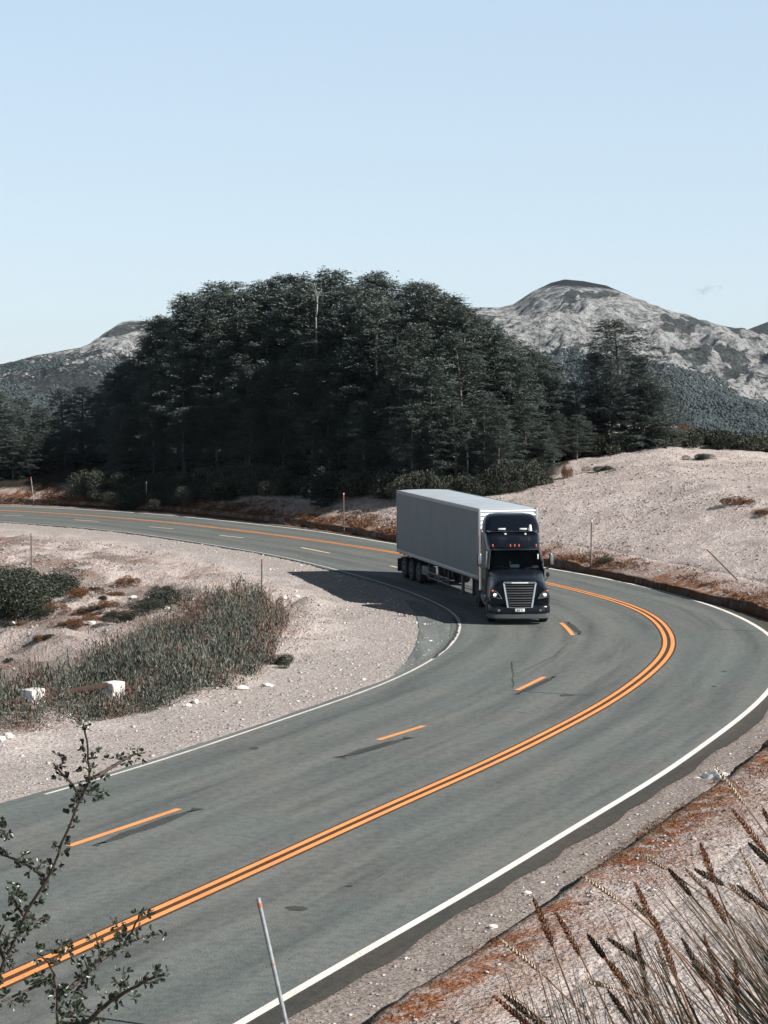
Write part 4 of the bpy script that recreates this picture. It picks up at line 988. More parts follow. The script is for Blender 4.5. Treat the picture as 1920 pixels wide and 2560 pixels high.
# the lone tree right of the grove and the lower trees between
lone = wp(1556, 1108, 137)
beech(lone.x, 137, wp(1530, 798, 137).z - tz(lone.x, 137) + .3, 2, 'tall separate beech tree standing right of the grove before the mountain', None, 1.1, 1.30)
for i, (dx, dy, h_, k, wd) in enumerate(((-1.5, 1.2, 7.0, 0, 1.0), (1.4, 1.0, 6.6, 4, 1.0), (-.9, -1.2, 4.6, 0, 1.5), (1.3, -1.4, 4.8, 4, 1.4), (2.9, .2, 4.4, 2, 1.4), (-2.9, .2, 5.2, 2, 1.4))):
    beech(lone.x + dx, 137 + dy, h_, k, ('low beech thicket around the foot of the separate tall tree', 'mid-height beech against the left side of the separate tall tree', 'mid-height beech against the right side of the separate tall tree')[0 if h_ < 6 else 1 if dx < 0 else 2], 'low beeches around the separate tree' if h_ < 6 else None, i * 1.7, wd)
for i, (px, pyt, d, k) in enumerate(((1405, 985, 137, 1), (1440, 1030, 134, 3), (1388, 960, 143, 5), (1430, 1000, 142, 0), (1480, 1010, 141, 2))):
    p = wp(px, 1100, d); beech(p.x, d, wp(px, pyt, d).z - tz(p.x, d), k, 'low beech tree filling the gap between the grove and the separate tree', 'low trees in the gap', i * 1.3, 1.25)
for i, (px, pyt, d, k) in enumerate(((8, 968, 158, 0), (62, 985, 160, 2), (112, 1012, 158, 4), (160, 965, 166, 4), (205, 960, 168, 2), (240, 975, 164, 0), (30, 1060, 153, 0), (75, 1078, 153, 4), (118, 1070, 154, 2), (165, 1060, 154, 0), (208, 1050, 155, 4), (-40, 985, 158, 2), (252, 1030, 156.5, 4), (-20, 1075, 153, 0), (52, 1035, 156.5, 4), (140, 1040, 157, 2))):
    p = wp(px, 1100, d)
    front = d < 156
    beech(p.x, d, max(2.5, wp(px, pyt, d).z - tz(p.x, d)), k, 'low bushy beech at the front of the trees along the left edge' if front else 'beech tree in the back of the low wood along the left edge', 'low trees along the left edge' if front else 'back trees along the left edge', i * .9, 1.5 if front else 1.3)
# bleached bare snags standing in the grove
SNAG = [b[3] for b in BEECH]
for i, (px, pyt, d, s, lb) in enumerate(((790, 790, 140.5, 1.5, 'thin bleached bare snag high in the middle of the grove'), (955, 790, 139.5, 1.3, 'thin bleached bare snag in the upper right of the grove'), (1118, 795, 139, 1.5, 'bleached forked snag near the right shoulder of the grove'),
        (1002, 1010, 130, 1.3, 'pale bare snag low in the centre right of the grove'), (1168, 1105, 124.3, 1.0, 'short pale snag at the right foot of the grove'), (1568, 1040, 136.6, .9, 'short pale forked snag against the separate tall tree'))):
    p = wp(px, pyt, d); zg = tz(p.x, d); o = empty('bare_snag', (p.x, d, zg), i * 1.7); tag(o, lb, 'dead tree')
    hh = p.z - zg
    MB().tube([(0, 0, -.2), (.08, .05, hh * .5), (0, 0, hh)], [.085, .065, .042], 7).build('trunk', M['deadwood'], o)
    b = link('bare_limb', SNAG[i % 6], None, o); b.location = (0, 0, hh - .05); b.scale = (s * .55,) * 3
# ------------------------------------------------------------------ bushes
def bush_mesh(seed, n=8000, leaf=.050, up=.6, spiky=False, mat='bush'):
    r = np.random.default_rng(seed)
    lobes = np.stack([r.normal(0, .45, 9), r.normal(0, .45, 9), r.uniform(.25, .62, 9)], 1); lr = r.uniform(.30, .52, 9)
    j = r.integers(0, 9, n); d = unit(r.normal(0, 1, (n, 3))); rad_ = lr[j] * r.uniform(.45, 1.08, n) ** .6
    p = lobes[j] + d * rad_[:, None]; p[:, 2] = np.abs(p[:, 2])
    u, v = frames(r, n, up, .6)
    if spiky: u = unit(u * .5 + d * .6 + [0, 0, .9]); v = unit(np.cross(u, r.normal(0, 1, (n, 3))))
    P, Q = quads_from(p, u, v, r.uniform(.5, .9, n) * leaf, r.uniform(.9, 1.7, n) * leaf, .1)
    me = np_mesh('foliage', P, [Q]); me.materials.append(M[mat])
    st = MB(); rr = random.Random(seed)
    for k in range(9):
        a = rr.uniform(0, 6.28); l = rr.uniform(.4, .8)
        st.tube([(0, 0, -.08), (math.cos(a) * l * .4, math.sin(a) * l * .4, l * .5), (math.cos(a) * l * .8, math.sin(a) * l * .8, l * .85)], [.03, .02, .008], 4)
    sm_ = bpy.data.meshes.new('stems'); st.bm.to_mesh(sm_); st.bm.free(); sm_.materials.append(M['twig'])
    return me, sm_
BUSH = [bush_mesh(300 + i) for i in range(4)]; BSPK = [bush_mesh(320 + i, 5200, .075, .4, True) for i in range(3)]; BRUST = [bush_mesh(340 + i, 3600, .060, .4, True, 'rustgrass') for i in range(3)]
BP = {}
def bush(p, w, h, kind, label, group=None, rz=None, name='bush', cat='bush'):
    lst = {'b': BUSH, 's': BSPK, 'r': BRUST}[kind]; k = (kind, tr.randrange(len(lst)), name)
    if k in BP: o = copy_tree(BP[k])
    else:
        o = BP[k] = empty(name); link('foliage', lst[k[1]][0], None, o); link('stem', lst[k[1]][1], None, o)
    o.location = (p[0], p[1], tz(p[0], p[1]) - .03); o.scale = (w, w, h); o.rotation_euler = (0, 0, tr.uniform(0, 6.28) if rz is None else rz)
    for kk in ('label', 'group'):
        if kk in o: del o[kk]
    return tag(o, label, cat, group)
# understorey along the foot of the grove
for i in range(40):
    px = 236 + i * 28 + tr.uniform(-9, 9); x_ = (px - 960) / F * 135; d = float(np.interp(x_, GFX, GFD)) - tr.uniform(.2, 2.0)
    p = wp(px, 1200, d); kind = 'b' if tr.random() < .6 else 's'
    bush(p, tr.uniform(1.2, 1.9), tr.uniform(1.1, 2.0), kind, 'leafy bush in the undergrowth along the foot of the grove', 'undergrowth bushes along the grove')
for i in range(16):
    px = 232 + i * 22 + tr.uniform(-7, 7); x_ = (px - 960) / F * 141; d = float(np.interp(x_, GFX, GFD)) - tr.uniform(2.8, 4.6)
    bush(wp(px, 1200, d), tr.uniform(.9, 1.3), tr.uniform(.7, 1.1), 's' if i % 3 else 'b', 'pale tufted bush in the strip below the left part of the grove', 'tufted bushes below the grove')
# dark scrub along the crest of the sand hill
for i in range(13):
    px = 1395 + i * 23; p = gpt(px, 1150 - 32 * sst(1440, 1690, px))
    bush((p.x, p.y + 2.2 + tr.uniform(-.5, .5), 0), tr.uniform(1.1, 1.6), tr.uniform(1.1, 1.6), 's', 'dark upright scrub bush edging the sand below the separate tall tree', 'scrub below the separate tree')
for i in range(15):
    px = 1712 + i * 17; p = wp(px, 1095, 141 + tr.uniform(-1, 2))
    bush(p, tr.uniform(1.2, 1.7), tr.uniform(.75, 1.2), 's', 'dark scrub bush on the hill crest at the right edge', 'scrub along the right crest')
p = gpt(1706, 1094); bush((p.x, p.y + 1, 0), .9, 1.0, 'r', 'reddish dry bush on the crest between two dark scrub rows')
for (px, py, w, h, kind, lb) in ((1270, 1215, 1.5, .9, 'r', 'reddish dry bush at the right foot of the grove above the truck'), (1235, 1235, 1.5, .9, 'b', 'green and rust bush beside the reddish one above the trailer'),
        (1417, 1195, .38, .9, 'r', 'lone upright dry shrub with a thin shadow on the sand hill'), (1506, 1178, .75, .40, 'b', 'low green cushion on the upper left sand hill'), (1746, 1148, .8, .45, 'b', 'dark low cushion plant near the top of the sand hill'),
        (1852, 1262, .85, .5, 'r', 'rusty cushion plant on the right part of the sand hill'), (1795, 1105, .9, .35, 'b', 'flat dark cushion just below the right crest'), (1516, 1405, .42, .30, 'b', 'small green cushion beside the upright roadside pole'), (1905, 1284, .7, .35, 'r', 'low dry plant at the right edge of the sand hill')):
    bush(gpt(px, py), w, h, kind, lb, None, name='cushion_plant' if h < .6 else 'bush', cat='plant' if h < .6 else 'bush')
# young tree on the bank
p = gpt(800, 1270); k_ = beech_meshes(177, 14, 5.0, .03, 60, .62, .8); o = empty('young_beech', (p.x, p.y, p.z - .1)); link('crown', k_[0], None, o); t_ = link('trunk', k_[1], None, o); link('limb', k_[2], None, t_)
o.scale = (2.75 / 14,) * 3; tag(o, 'small young tree alone on the shaded bank beside the far road', 'tree')
# inner hollow: dark bushes on the left edge
for i, (px, py, w, h, kind, lb) in enumerate(((15, 1545, 2.0, 1.9, 'b', 'big dark green bush cut by the left edge inside the bend'), (85, 1500, 1.7, 1.3, 'b', 'dark green bush on the right side of the big edge bush'), (40, 1470, 1.6, 1.0, 'b', 'low green bush behind the big edge bush'), (125, 1478, 1.2, .8, 's', 'spreading bush tip at the right end of the edge bushes'),
        (395, 1508, .85, .8, 'b', 'small green bush at the top of the weed patch'), (375, 1522, .6, .5, 'b', 'low leafy bush touching the small green bush'), (318, 1545, .8, .35, 'b', 'dark flat plant in the middle of the sandy hollow'), (108, 1540, .5, .4, 'b', 'small dark tuft on the sandy slope beside the edge bushes'),
        (205, 1492, .8, .45, 'r', 'wide reddish plant on the upper sandy slope'), (262, 1518, .55, .3, 'r', 'reddish tuft in the middle of the sandy slope'), (205, 1533, .5, .3, 'r', 'small brown tuft below the wide reddish plant'), (325, 1460, .6, .4, 'r', 'brown tuft on the lip of the hollow'), (185, 1565, .4, .25, 'r', 'tiny brown tuft low on the sandy slope'), (140, 1520, .5, .3, 'r', 'brown tuft just right of the edge bushes'), (690, 1662, .6, .4, 'b', 'dark green plant at the right end of the weed patch'))):
    bush(gpt(px, py), w, h, kind, lb, None, name='plant' if w < .9 else 'bush', cat='plant' if w < .9 else 'bush')
for i in range(34):
    px, py = tr.uniform(10, 420), tr.uniform(1470, 1655)
    if py > 1690 - .42 * px - 20 or (px < 150 and py < 1560): continue
    bush(gpt(px, py), tr.uniform(.18, .42), tr.uniform(.12, .26), tr.choice('rrb'), 'small dry tuft scattered over the sandy slope inside the bend', 'tufts on the sandy slope', name='tuft', cat='plant')
# ------------------------------------------------------------------ weeds inside the bend (nobody could count them)
def inpoly(x, y, P):
    c = np.zeros(len(x), bool); n = len(P)
    for i in range(n):
        (x1, y1), (x2, y2) = P[i], P[(i + 1) % n]
        c ^= ((y1 > y) != (y2 > y)) & (x < (x2 - x1) * (y - y1) / (y2 - y1 + 1e-9) + x1)
    return c
weed_px = [(-40, 1815), (40, 1808), (120, 1800), (200, 1788), (330, 1768), (430, 1753), (520, 1733), (600, 1712), (665, 1695), (690, 1640), (715, 1570), (702, 1528), (660, 1500), (590, 1492), (520, 1494), (450, 1520), (360, 1562), (280, 1600), (210, 1640), (140, 1672), (60, 1690), (-40, 1700)]
WP = [tuple(gp(*q).to_2d()) for q in weed_px]
BA = gp(84, 1775).to_2d(); BD = np.array((gp(284, 1738).to_2d() - BA).normalized()); BA = np.array(BA)
def weeds():
    r = np.random.default_rng(8); xs = [p[0] for p in WP]; ys = [p[1] for p in WP]
    n = 44000; x = r.uniform(min(xs), max(xs), n); y = r.uniform(min(ys), max(ys), n)
    x2 = x + r.normal(0, .35, n); y2 = y + r.normal(0, .5, n)
    k = inpoly(x2, y2, WP); x, y = x[k], y[k]
    dens = fbm(x / 1.6, y / 1.6, 3, 15); px, py = pix(x, y, 0 * x)
    top = sst(1580, 1510, py); right = sst(640, 690, px)
    dens = .5 * dens + .5 * fbm(x / .7, y / .8, 2, 19); keep = r.random(len(x)) < .46 * sst(.34, .52, dens) * (1 - .45 * top) + .05
    x, y, px, py, top, right = [a[keep] for a in (x, y, px, py, top, right)]
    z = terrain(x, y)[0]; bz = fbm(x / 1.1, y / 1.1, 3, 25)
    brown = r.random(len(x)) < np.clip(.13 + .6 * top + .5 * right + 3.0 * (bz - .55) + .35 * sst(1770, 1800, py + .18 * (px - 300)), 0, .95)
    for nm, msk, mat, lb in (('green_weeds', ~brown, 'weed', 'patch of grey-green upright weeds inside the bend'), ('dry_weeds', brown, 'weedbrown', 'reddish brown dry weeds mixed through the green patch')):
        X, Y, Z0 = x[msk], y[msk], z[msk]; n = len(X)
        hgt = r.uniform(.28, .85, n) * (.25 + 1.5 * fbm(X / .9, Y / 1.1, 3, 35))
        rel_ = np.stack([X - BA[0], Y - BA[1]], 1); al = rel_ @ BD; fr2_ = rel_ @ np.array([BD[1], -BD[0]])
        hgt = np.where((np.abs(al) < 5.2) & (fr2_ > -.2) & (fr2_ < 1.9), hgt * .85, hgt)
        lnx, lny = r.normal(0, .28, n), r.normal(0, .28, n); fatk = r.uniform(.6, 1.7, n)
        m = 17; C, U, W_, Ln = [], [], [], []
        for q in range(m):
            t = (q + r.random(n)) / m; a = r.uniform(0, 2 * PI, n); sp = .085 * (1.15 - t)
            
            C.append(np.stack([X + np.cos(a) * sp + lnx * hgt * t ** 1.5, Y + np.sin(a) * sp + lny * hgt * t ** 1.5, Z0 + hgt * t * .95], 1))
            u = np.stack([np.cos(a) * (.55 - .4 * t), np.sin(a) * (.55 - .4 * t), .45 + .8 * t + 0 * a], 1) + r.normal(0, .25, (n, 3)); U.append(unit(u))
            Ln.append(hgt * .20 * r.uniform(.6, 1.4, n)); W_.append(.023 * fatk * r.uniform(.6, 1.5, n))
        C, U, W_, Ln = np.concatenate(C), np.concatenate(U), np.concatenate(W_), np.concatenate(Ln)
        v = unit(np.cross(U, r.normal(0, 1, U.shape)))
        P, Q = quads_from(C, U, v, W_, Ln, .1)
        me = np_mesh(nm, P, [Q]); o = link(nm, me, M[mat]); tag(o, lb, 'weeds', kind='stuff')
weeds()
# rusty low growth along the lip and on the banks, as fine blades
def rusty():
    r = np.random.default_rng(18); n = 60000
    i = r.integers(0, len(LIPf), n); s = np.abs(r.normal(0, 1.3, n)) - .1; s = np.where(r.random(n) < .3, r.normal(-.12, .15, n), s)
    x = LIPf[i, 0] + LNf[i, 0] * s; y = LIPf[i, 1] + LNf[i, 1] * s
    sl, jl = near(np.stack([x, y], 1), LIP); sc_, jc = near(np.stack([x, y], 1), C_)
    vis = (y > 27) & (y < 150) & (np.abs(x) < y * .21 + 1) & (sc_ > wo[jc] + .75)
    x, y, sl, jl = x[vis], y[vis], sl[vis], jl[vis]
    nz = fbm(x / 1.3, y / 1.3, 4, 55); nb = fbm(x / 5, y / 5, 3, 66)
    k = r.random(len(x)) < sst(.40, .58, nb * .5 + nz * .5) * .8 * (1 - sst(1, 3.2, sl)); x, y, sl, jl = x[k], y[k], sl[k], jl[k]
    z = np.where(sl > .03, bank(sl, jl, x, y), 0); n = len(x)
    m = 4; C, U, W_, Ln = [], [], [], []
    sc2 = .05 + .12 * np.clip((y - 30) / 90, 0, 1)
    for q in range(m):
        a = r.uniform(0, 2 * PI, n); el = r.uniform(.2, 1.2, n); u = np.stack([np.cos(a), np.sin(a), el], 1); u = unit(u); l = sc2 * r.uniform(.7, 1.8, n)
        C.append(np.stack([x + r.normal(0, .04, n), y + r.normal(0, .04, n), z], 1) + u * (l * .4)[:, None]); U.append(u); Ln.append(l); W_.append(l * r.uniform(.08, .2, n))
    C, U, W_, Ln = np.concatenate(C), np.concatenate(U), np.concatenate(W_), np.concatenate(Ln); v = unit(np.cross(U, r.normal(0, 1, U.shape)))
    P, Q = quads_from(C, U, v, W_, Ln); me = np_mesh('dry_grass', P, [Q]); o = link('dry_grass', me, M['rustgrass']); tag(o, 'rust-brown dry grass along the edge of the road bank', 'grass', kind='stuff')
rusty()
# pebbles
def pebbles():
    r = np.random.default_rng(28)
    bm = bmesh.new(); bmesh.ops.create_icosphere(bm, subdivisions=1, radius=1); bv = np.array([v.co[:] for v in bm.verts]); bf = np.array([[v.index for v in f.verts] for f in bm.faces]); bm.free()
    bm = bmesh.new(); bmesh.ops.create_cube(bm, size=1.5); bv = np.array([v.co[:] for v in bm.verts]); bf = np.array([[v.index for v in f.verts] for f in bm.faces]); bm.free()
    n = 26000; j = r.integers(0, len(C_), n)
    inn = r.random(n) < .62
    u = np.where(inn, -(wi[j] + .35 + np.abs(r.normal(0, 3.6, n))), wo[j] + .75 + np.abs(r.normal(0, 1.1, n)))
    x = C_[j, 0] + CN[j, 0] * u; y = C_[j, 1] + CN[j, 1] * u
    z, sl, sc_, jc = terrain(x, y)
    ok = (y > 27) & (y < 115) & (np.abs(x) < y * .21 + 1) & ((sc_ < -wi[jc] - .32) | ((sc_ > wo[jc] + .7) & (sl < -.1)))
    x, y, z = x[ok], y[ok], z[ok]; n = len(x)
    s = np.exp(r.normal(math.log(.020), .42, n)); s = np.minimum(s, .06) * np.where(inn[ok], 1, .75)
    V = bv[None] * (1 + r.uniform(-.35, .35, (n, len(bv), 1))) * (s[:, None, None] * np.stack([r.uniform(.7, 1.4, n), r.uniform(.7, 1.4, n), r.uniform(.45, .8, n)], 1)[:, None, :])
    a = r.uniform(0, 6.28, n); ca, sa = np.cos(a)[:, None], np.sin(a)[:, None]
    X = V[..., 0] * ca - V[..., 1] * sa; Y = V[..., 0] * sa + V[..., 1] * ca
    V = np.stack([X + x[:, None], Y + y[:, None], V[..., 2] + (z + s * .15)[:, None]], -1).reshape(-1, 3)
    Fq = (bf[None] + (np.arange(n) * len(bv))[:, None, None]).reshape(-1, bf.shape[1])
    m, nt, bs = newmat('pebble'); g_ = N(nt, 'ShaderNodeNewGeometry')
    c = ramp(nt, g_.outputs['Random Per Island'], [(0, (.20, .18, .165)), (.5, (.38, .345, .325)), (.9, (.52, .485, .46)), (1, (.68, .66, .64))]); L(nt, c.outputs[0], bs.inputs['Base Color']); bs.inputs['Roughness'].default_value = .9
    o = link('gravel', np_mesh('gravel', V, [Fq]), m); tag(o, 'loose pale gravel on the shoulders of the bend', 'gravel', kind='stuff')
pebbles()
def clods():
    r = np.random.default_rng(61)
    bm = bmesh.new(); bmesh.ops.create_cube(bm, size=1.5); bv = np.array([v.co[:] for v in bm.verts]); bf = np.array([[v.index for v in f.verts] for f in bm.faces]); bm.free()
    n = 150000; dd = r.uniform(28, 148, n) ** 1.0; x = r.uniform(-.2, .2, n) * dd; y = dd
    z, sl, sc_, jc = terrain(x, y); df = np.interp(x, GFX, GFD); di = -sc_ - wi[jc]
    cl = fbm(x / 3.2, y / 4.5, 4, 91)
    ok = (((sl > .5) & (y < df - 1)) | (di > 5)) & (r.random(n) < sst(.36, .62, cl) * .7 + .08)
    x, y, z = x[ok], y[ok], z[ok]; n = len(x)
    s = np.exp(r.normal(math.log(.022), .48, n)) * (.55 + .6 * np.clip((y - 30) / 80, 0, 1)); s = np.minimum(s, .08)
    V = bv[None] * (1 + r.uniform(-.4, .4, (n, len(bv), 1))) * (s[:, None, None] * np.stack([r.uniform(.7, 1.6, n), r.uniform(.7, 1.3, n), r.uniform(.4, .8, n)], 1)[:, None, :])
    a = r.uniform(0, 6.28, n); ca, sa = np.cos(a)[:, None], np.sin(a)[:, None]
    X = V[..., 0] * ca - V[..., 1] * sa; Y = V[..., 0] * sa + V[..., 1] * ca
    V = np.stack([X + x[:, None], Y + y[:, None], V[..., 2] + (z + s * .12)[:, None]], -1).reshape(-1, 3)
    Fq = (bf[None] + (np.arange(n) * len(bv))[:, None, None]).reshape(-1, 4)
    m, nt, bs = newmat('sandy_rubble'); g_ = N(nt, 'ShaderNodeNewGeometry')
    c = ramp(nt, g_.outputs['Random Per Island'], [(0, (.11, .085, .070)), (.25, (.26, .215, .195)), (.6, (.38, .325, .30)), (1, (.47, .41, .385))]); L(nt, c.outputs[0], bs.inputs['Base Color']); bs.inputs['Roughness'].default_value = .95
    o = link('rubble', np_mesh('rubble', V, [Fq]), m); tag(o, 'small clods and stone chips strewn over the sandy banks', 'rubble', kind='stuff')
clods()
# ------------------------------------------------------------------ single stones
M['stone'] = simple('pale_stone', (.62, .58, .55), .85, 0, .25, .22, 5, bmp=.5); M['stonedark'] = simple('grey_stone', (.22, .20, .19), .9, 0, .2, .3, 6, bmp=.5)
def stone(p, s, mat, label, flat=.6):
    k = tr.randrange(1000); r_ = random.Random(k)
    m = MB().ico((0, 0, 0), s, 2, .16, (r_.uniform(.9, 1.5), r_.uniform(.7, 1.1), flat), r_)
    o = m.build('stone', M[mat], None, 28); o.location = (p[0], p[1], tz(p[0], p[1]) + s * flat * .45); o.rotation_euler = (0, 0, r_.uniform(0, 6.28)); return tag(o, label, 'stone')
for px, py, s, lb in ((488, 1757, .13, 'white stone lying below the right end of the weed patch'), (469, 1766, .10, 'smaller white stone just left of the white one below the weeds'), (20, 1843, .14, 'pale flat stone on the shoulder at the left edge'), (3, 1850, .13, 'pale stone half cut by the left edge of the shoulder'), (173, 1791, .12, 'grey-white stone beside the weed patch left of the branch tip'), (210, 1795, .10, 'small pale stone just above the tip of the leafy branch'),
        (605, 1724, .16, 'pale stone at the lower right corner of the weed patch'), (670, 1716, .13, 'grey stone just right of the corner stone by the weeds'), (229, 1560, .15, 'white stone in the sandy hollow below the dark flat plant'), (334, 1495, .14, 'small white stone upright in the sandy track of the hollow'), (417, 1524, .16, 'pale stone just right of the small green bush'), (30, 1560, .16, 'white stone beside the big dark edge bush'), (711, 1497, .16, 'grey stone on the gravel right of the slim orange-tipped pole'), (742, 1492, .11, 'small pale stone farthest right on the inner gravel'), (2, 1156, .45, 'white roadside stone at the left edge below the trees')):
    stone(gpt(px, py), s, 'stone', lb)
for px, py, s, m_, lb in ((1645, 2078, .13, 'stone', 'pale stone with a dark shaded side on the near bank lip'), (1628, 2092, .11, 'stone', 'pale stone second from the top in the cluster on the bank lip'), (1606, 2098, .10, 'stonedark', 'small dark stone at the lower end of the bank lip cluster'), (1617, 2088, .09, 'stonedark', 'dark stone in the middle of the bank lip cluster'), (1232, 2320, .08, 'stone', 'little white stone on the gravel left of the bank lip'), (1318, 2236, .06, 'stone', 'tiny white stone alone on the near gravel shoulder')):
    stone(gp(px, py), s, m_, lb)
# crumpled white sheet on the gravel
def sheet():
    r = np.random.default_rng(3); a, b = gp(1752, 1938), gp(1842, 1958); c = (a + b) / 2; nx, ny = 40, 18
    X, Y = np.meshgrid(np.linspace(-1, 1, nx), np.linspace(-1, 1, ny)); w = fbm(X * 2 + 5, Y * 2, 3, 6) - .5
    rr_ = np.clip(1 - (X ** 2 + Y ** 2 * 1.1) + w * .5, 0, 1)
    lx = X * .52 * (1 + .15 * w); ly = Y * .28 * (1 + .3 * w); z = .17 * rr_ ** .6 * (.35 + 1.1 * ridged(X * 2.2 + w, Y * 4.5, 3, 7)) - .012
    V = np.stack([lx, ly, z], -1).reshape(-1, 3); me = np_mesh('plastic_sheet', V, [grid_faces(nx, ny)])
    o = link('plastic_sheet', me, M['cloth'], smooth=40); d = (b - a); o.location = (c.x, c.y, .01); o.rotation_euler = (0, 0, math.atan2(d.y, d.x)); tag(o, 'crumpled white sheet lying on the gravel beside the bank lip', 'litter')
sheet()
# ------------------------------------------------------------------ roadside poles
def pole(base, top, r0, mat, label, bands=(), name='marker_pole'):
    o = empty(name, base); tag(o, label, 'pole', 'roadside marker poles'); d = top - base
    MB().cyl(d * -.06, d * .995, r0, r0 * .95, 12).build('post', M[mat], o, 40)
    for t0, t1, m_ in bands: MB().cyl(d * t0, d * t1, r0 * 1.10, n=12).build('band', M[m_], o, 40)
    return o
def base_top(bx, by, tx, ty):
    b = gpt(bx, by); return b, wp(tx, ty, b.y)
pole(Vector((-1.33, 28.3, -.02)), wp(645, 2243, 28.6), .034, 'polesteel', 'near grey steel pole leaning left in the foreground by the white line', ((.935, .962, 'orange'), (.555, .562, 'orange')))
for (bx, by, tx, ty, mt, bands, lb) in ((79, 1426, 78, 1333, 'polewood', ((.93, 1.0, 'polesteel'), (.42, .46, 'orange')), 'dark pole standing above the edge bushes on the left shoulder'), (654, 1495, 655, 1398, 'polewood', ((.9, 1.0, 'orange'),), 'slim pole with an orange tip at the top corner of the weed patch'),
        (84, 1248, 77, 1192, 'polesteel', ((.9, 1.0, 'red'),), 'far pole with a red tip on the sand at the left edge'), (366, 1268, 366, 1204, 'polesteel', ((.93, 1.0, 'whitepaint'),), 'far pale pole in front of the tufted bushes below the grove'), (860, 1328, 859, 1233, 'polewood', ((.90, .97, 'red'), (.97, 1.0, 'whitepaint'), (.36, .42, 'orange')), 'pole with red and white tip left of the trailer'),
        (1477, 1417, 1479, 1298, 'polewood', ((.94, 1.0, 'whitepaint'),), 'upright dark pole at the foot of the sand hill right of the truck')):
    b, t = base_top(bx, by, tx, ty); pole(b, t, .034, mt, lb, bands)
b = gpt(1847, 1453); pole(b, wp(1767, 1373, b.y), .036, 'polewood', 'dark pole leaning steeply left at the foot of the sand hill', ((.93, 1.0, 'orange'),))
# ------------------------------------------------------------------ old barrier of white blocks and brown rails
def barrier():
    a, b = gp(84, 1775), gp(284, 1738); d = (b - a); L_ = d.length; d.normalize()
    o = empty('guard_barrier', (a.x, a.y, 0), math.atan2(d.y, d.x)); tag(o, 'old barrier of chipped white blocks and brown rails in the weeds', 'barrier')
    for t in (-L_, 0, L_):
        z = tz(a.x + d.x * t, a.y + d.y * t)
        MB().box((t, 0, z + .24), (.54, .46, .80), .035).build('block', M['post'], o)
    for t0 in (-L_, 0):
        z = tz(a.x + d.x * (t0 + L_ / 2), a.y + d.y * (t0 + L_ / 2))
        MB().box((t0 + L_ / 2, .02, z + .40), (L_ - .54, .10, .15), .012).build('rail', M['railwood'], o)
barrier()
# ------------------------------------------------------------------ leafy shrub branches in the foreground
def shrub(name, label, branches, depth, base_px, seed):
    r = np.random.default_rng(seed); rr = random.Random(seed)
    bx = wp(base_px[0], base_px[1], depth); base = Vector((bx.x, bx.y, tz(bx.x, bx.y) - .05))
    o = empty(name, base); tag(o, label, 'shrub')
    C, U, Vv, W_, Ln = [], [], [], [], []
    for bi, (px, r0, r1, dd, dens) in enumerate(branches):
        pts = [wp(x, y, depth + dd + .25 * i / len(px) * (1 if bi % 2 else -1)) for i, (x, y) in enumerate(px)]
        if bi == 0 or px[0][1] > 2560:
            s_ = [base.lerp(pts[0], t) + Vector((0, 0, .10 * math.sin(t * PI))) for t in (0, .35, .7)]; pts = s_ + pts
        # smooth and resample
        A = np.array([tuple(p) for p in pts]); dd_ = np.r_[0, np.cumsum(np.linalg.norm(np.diff(A, axis=0), axis=1))]
        t = np.arange(0, dd_[-1], .012); Sx = np.stack([np.interp(t, dd_, A[:, k]) for k in range(3)], 1)
        Sx = smooth(Sx, 1.5) + r.normal(0, .0008, Sx.shape)
        rs = list(np.linspace(r0, r1, len(Sx)))
        st = MB().tube([tuple(Vector(p) - base) for p in Sx[::2]], rs[::2], 6).build('branch', M['twig'], o, 60)
        n = len(Sx); q = 0.0
        sl_ = len(pts) - len(px)
        first = dd_[3] if sl_ else 0
        while q < t[-1]:
            if q < first * .85: q += .05; continue
            i = min(n - 2, int(q / .012)); p = Sx[i]; tg = unit(Sx[i + 1] - Sx[max(0, i - 1)])
            # one rosette of small leaves on alternating sides, standing on a short twig
            side = unit(np.cross(tg, r.normal(0, 1, 3))); out = unit(side + tg * .45 + np.array([0, 0, .2])); lt = r.uniform(.006, .024)
            c0 = p + out * lt
            for k in range(r.integers(4, 9)):
                u = unit(out * .8 + r.normal(0, .75, 3)); v = unit(np.cross(u, r.normal(0, 1, 3))); l = r.uniform(.008, .019) * dens
                C.append(c0 + u * l * .5); U.append(u); Vv.append(v); Ln.append(l); W_.append(l * r.uniform(.42, .62))
            q += r.uniform(.006, .020) / dens
    C, U, Vv, W_, Ln = map(np.array, (C, U, Vv, W_, Ln))
    # leaf: six-corner blade folded along its midrib
    n_ = np.cross(U, Vv); l = Ln[:, None]; w = W_[:, None]; k = len(C)
    P = np.stack([C - U * l * .5, C - U * l * .02, C + U * l * .30 - n_ * l * .08, C + U * l * .5 - n_ * l * .16,
                  C + Vv * w * .5 + U * l * .12 + n_ * w * .22, C + Vv * w * .36 + U * l * .38 + n_ * w * .1, C - Vv * w * .5 + U * l * .12 + n_ * w * .22, C - Vv * w * .36 + U * l * .38 + n_ * w * .1], 1).reshape(-1, 3) - np.array(base)
    i = (np.arange(k) * 8)[:, None]
    tri = np.concatenate([i + [0, 4, 1], i + [0, 1, 6], i + [3, 2, 5], i + [3, 7, 2]]); qd = np.concatenate([i + [1, 4, 5, 2], i + [1, 2, 7, 6]])
    lf = link('leaves', np_mesh('leaves', P, [tri, qd]), M['shrubleaf'], o); lf['kind'] = 'stuff'
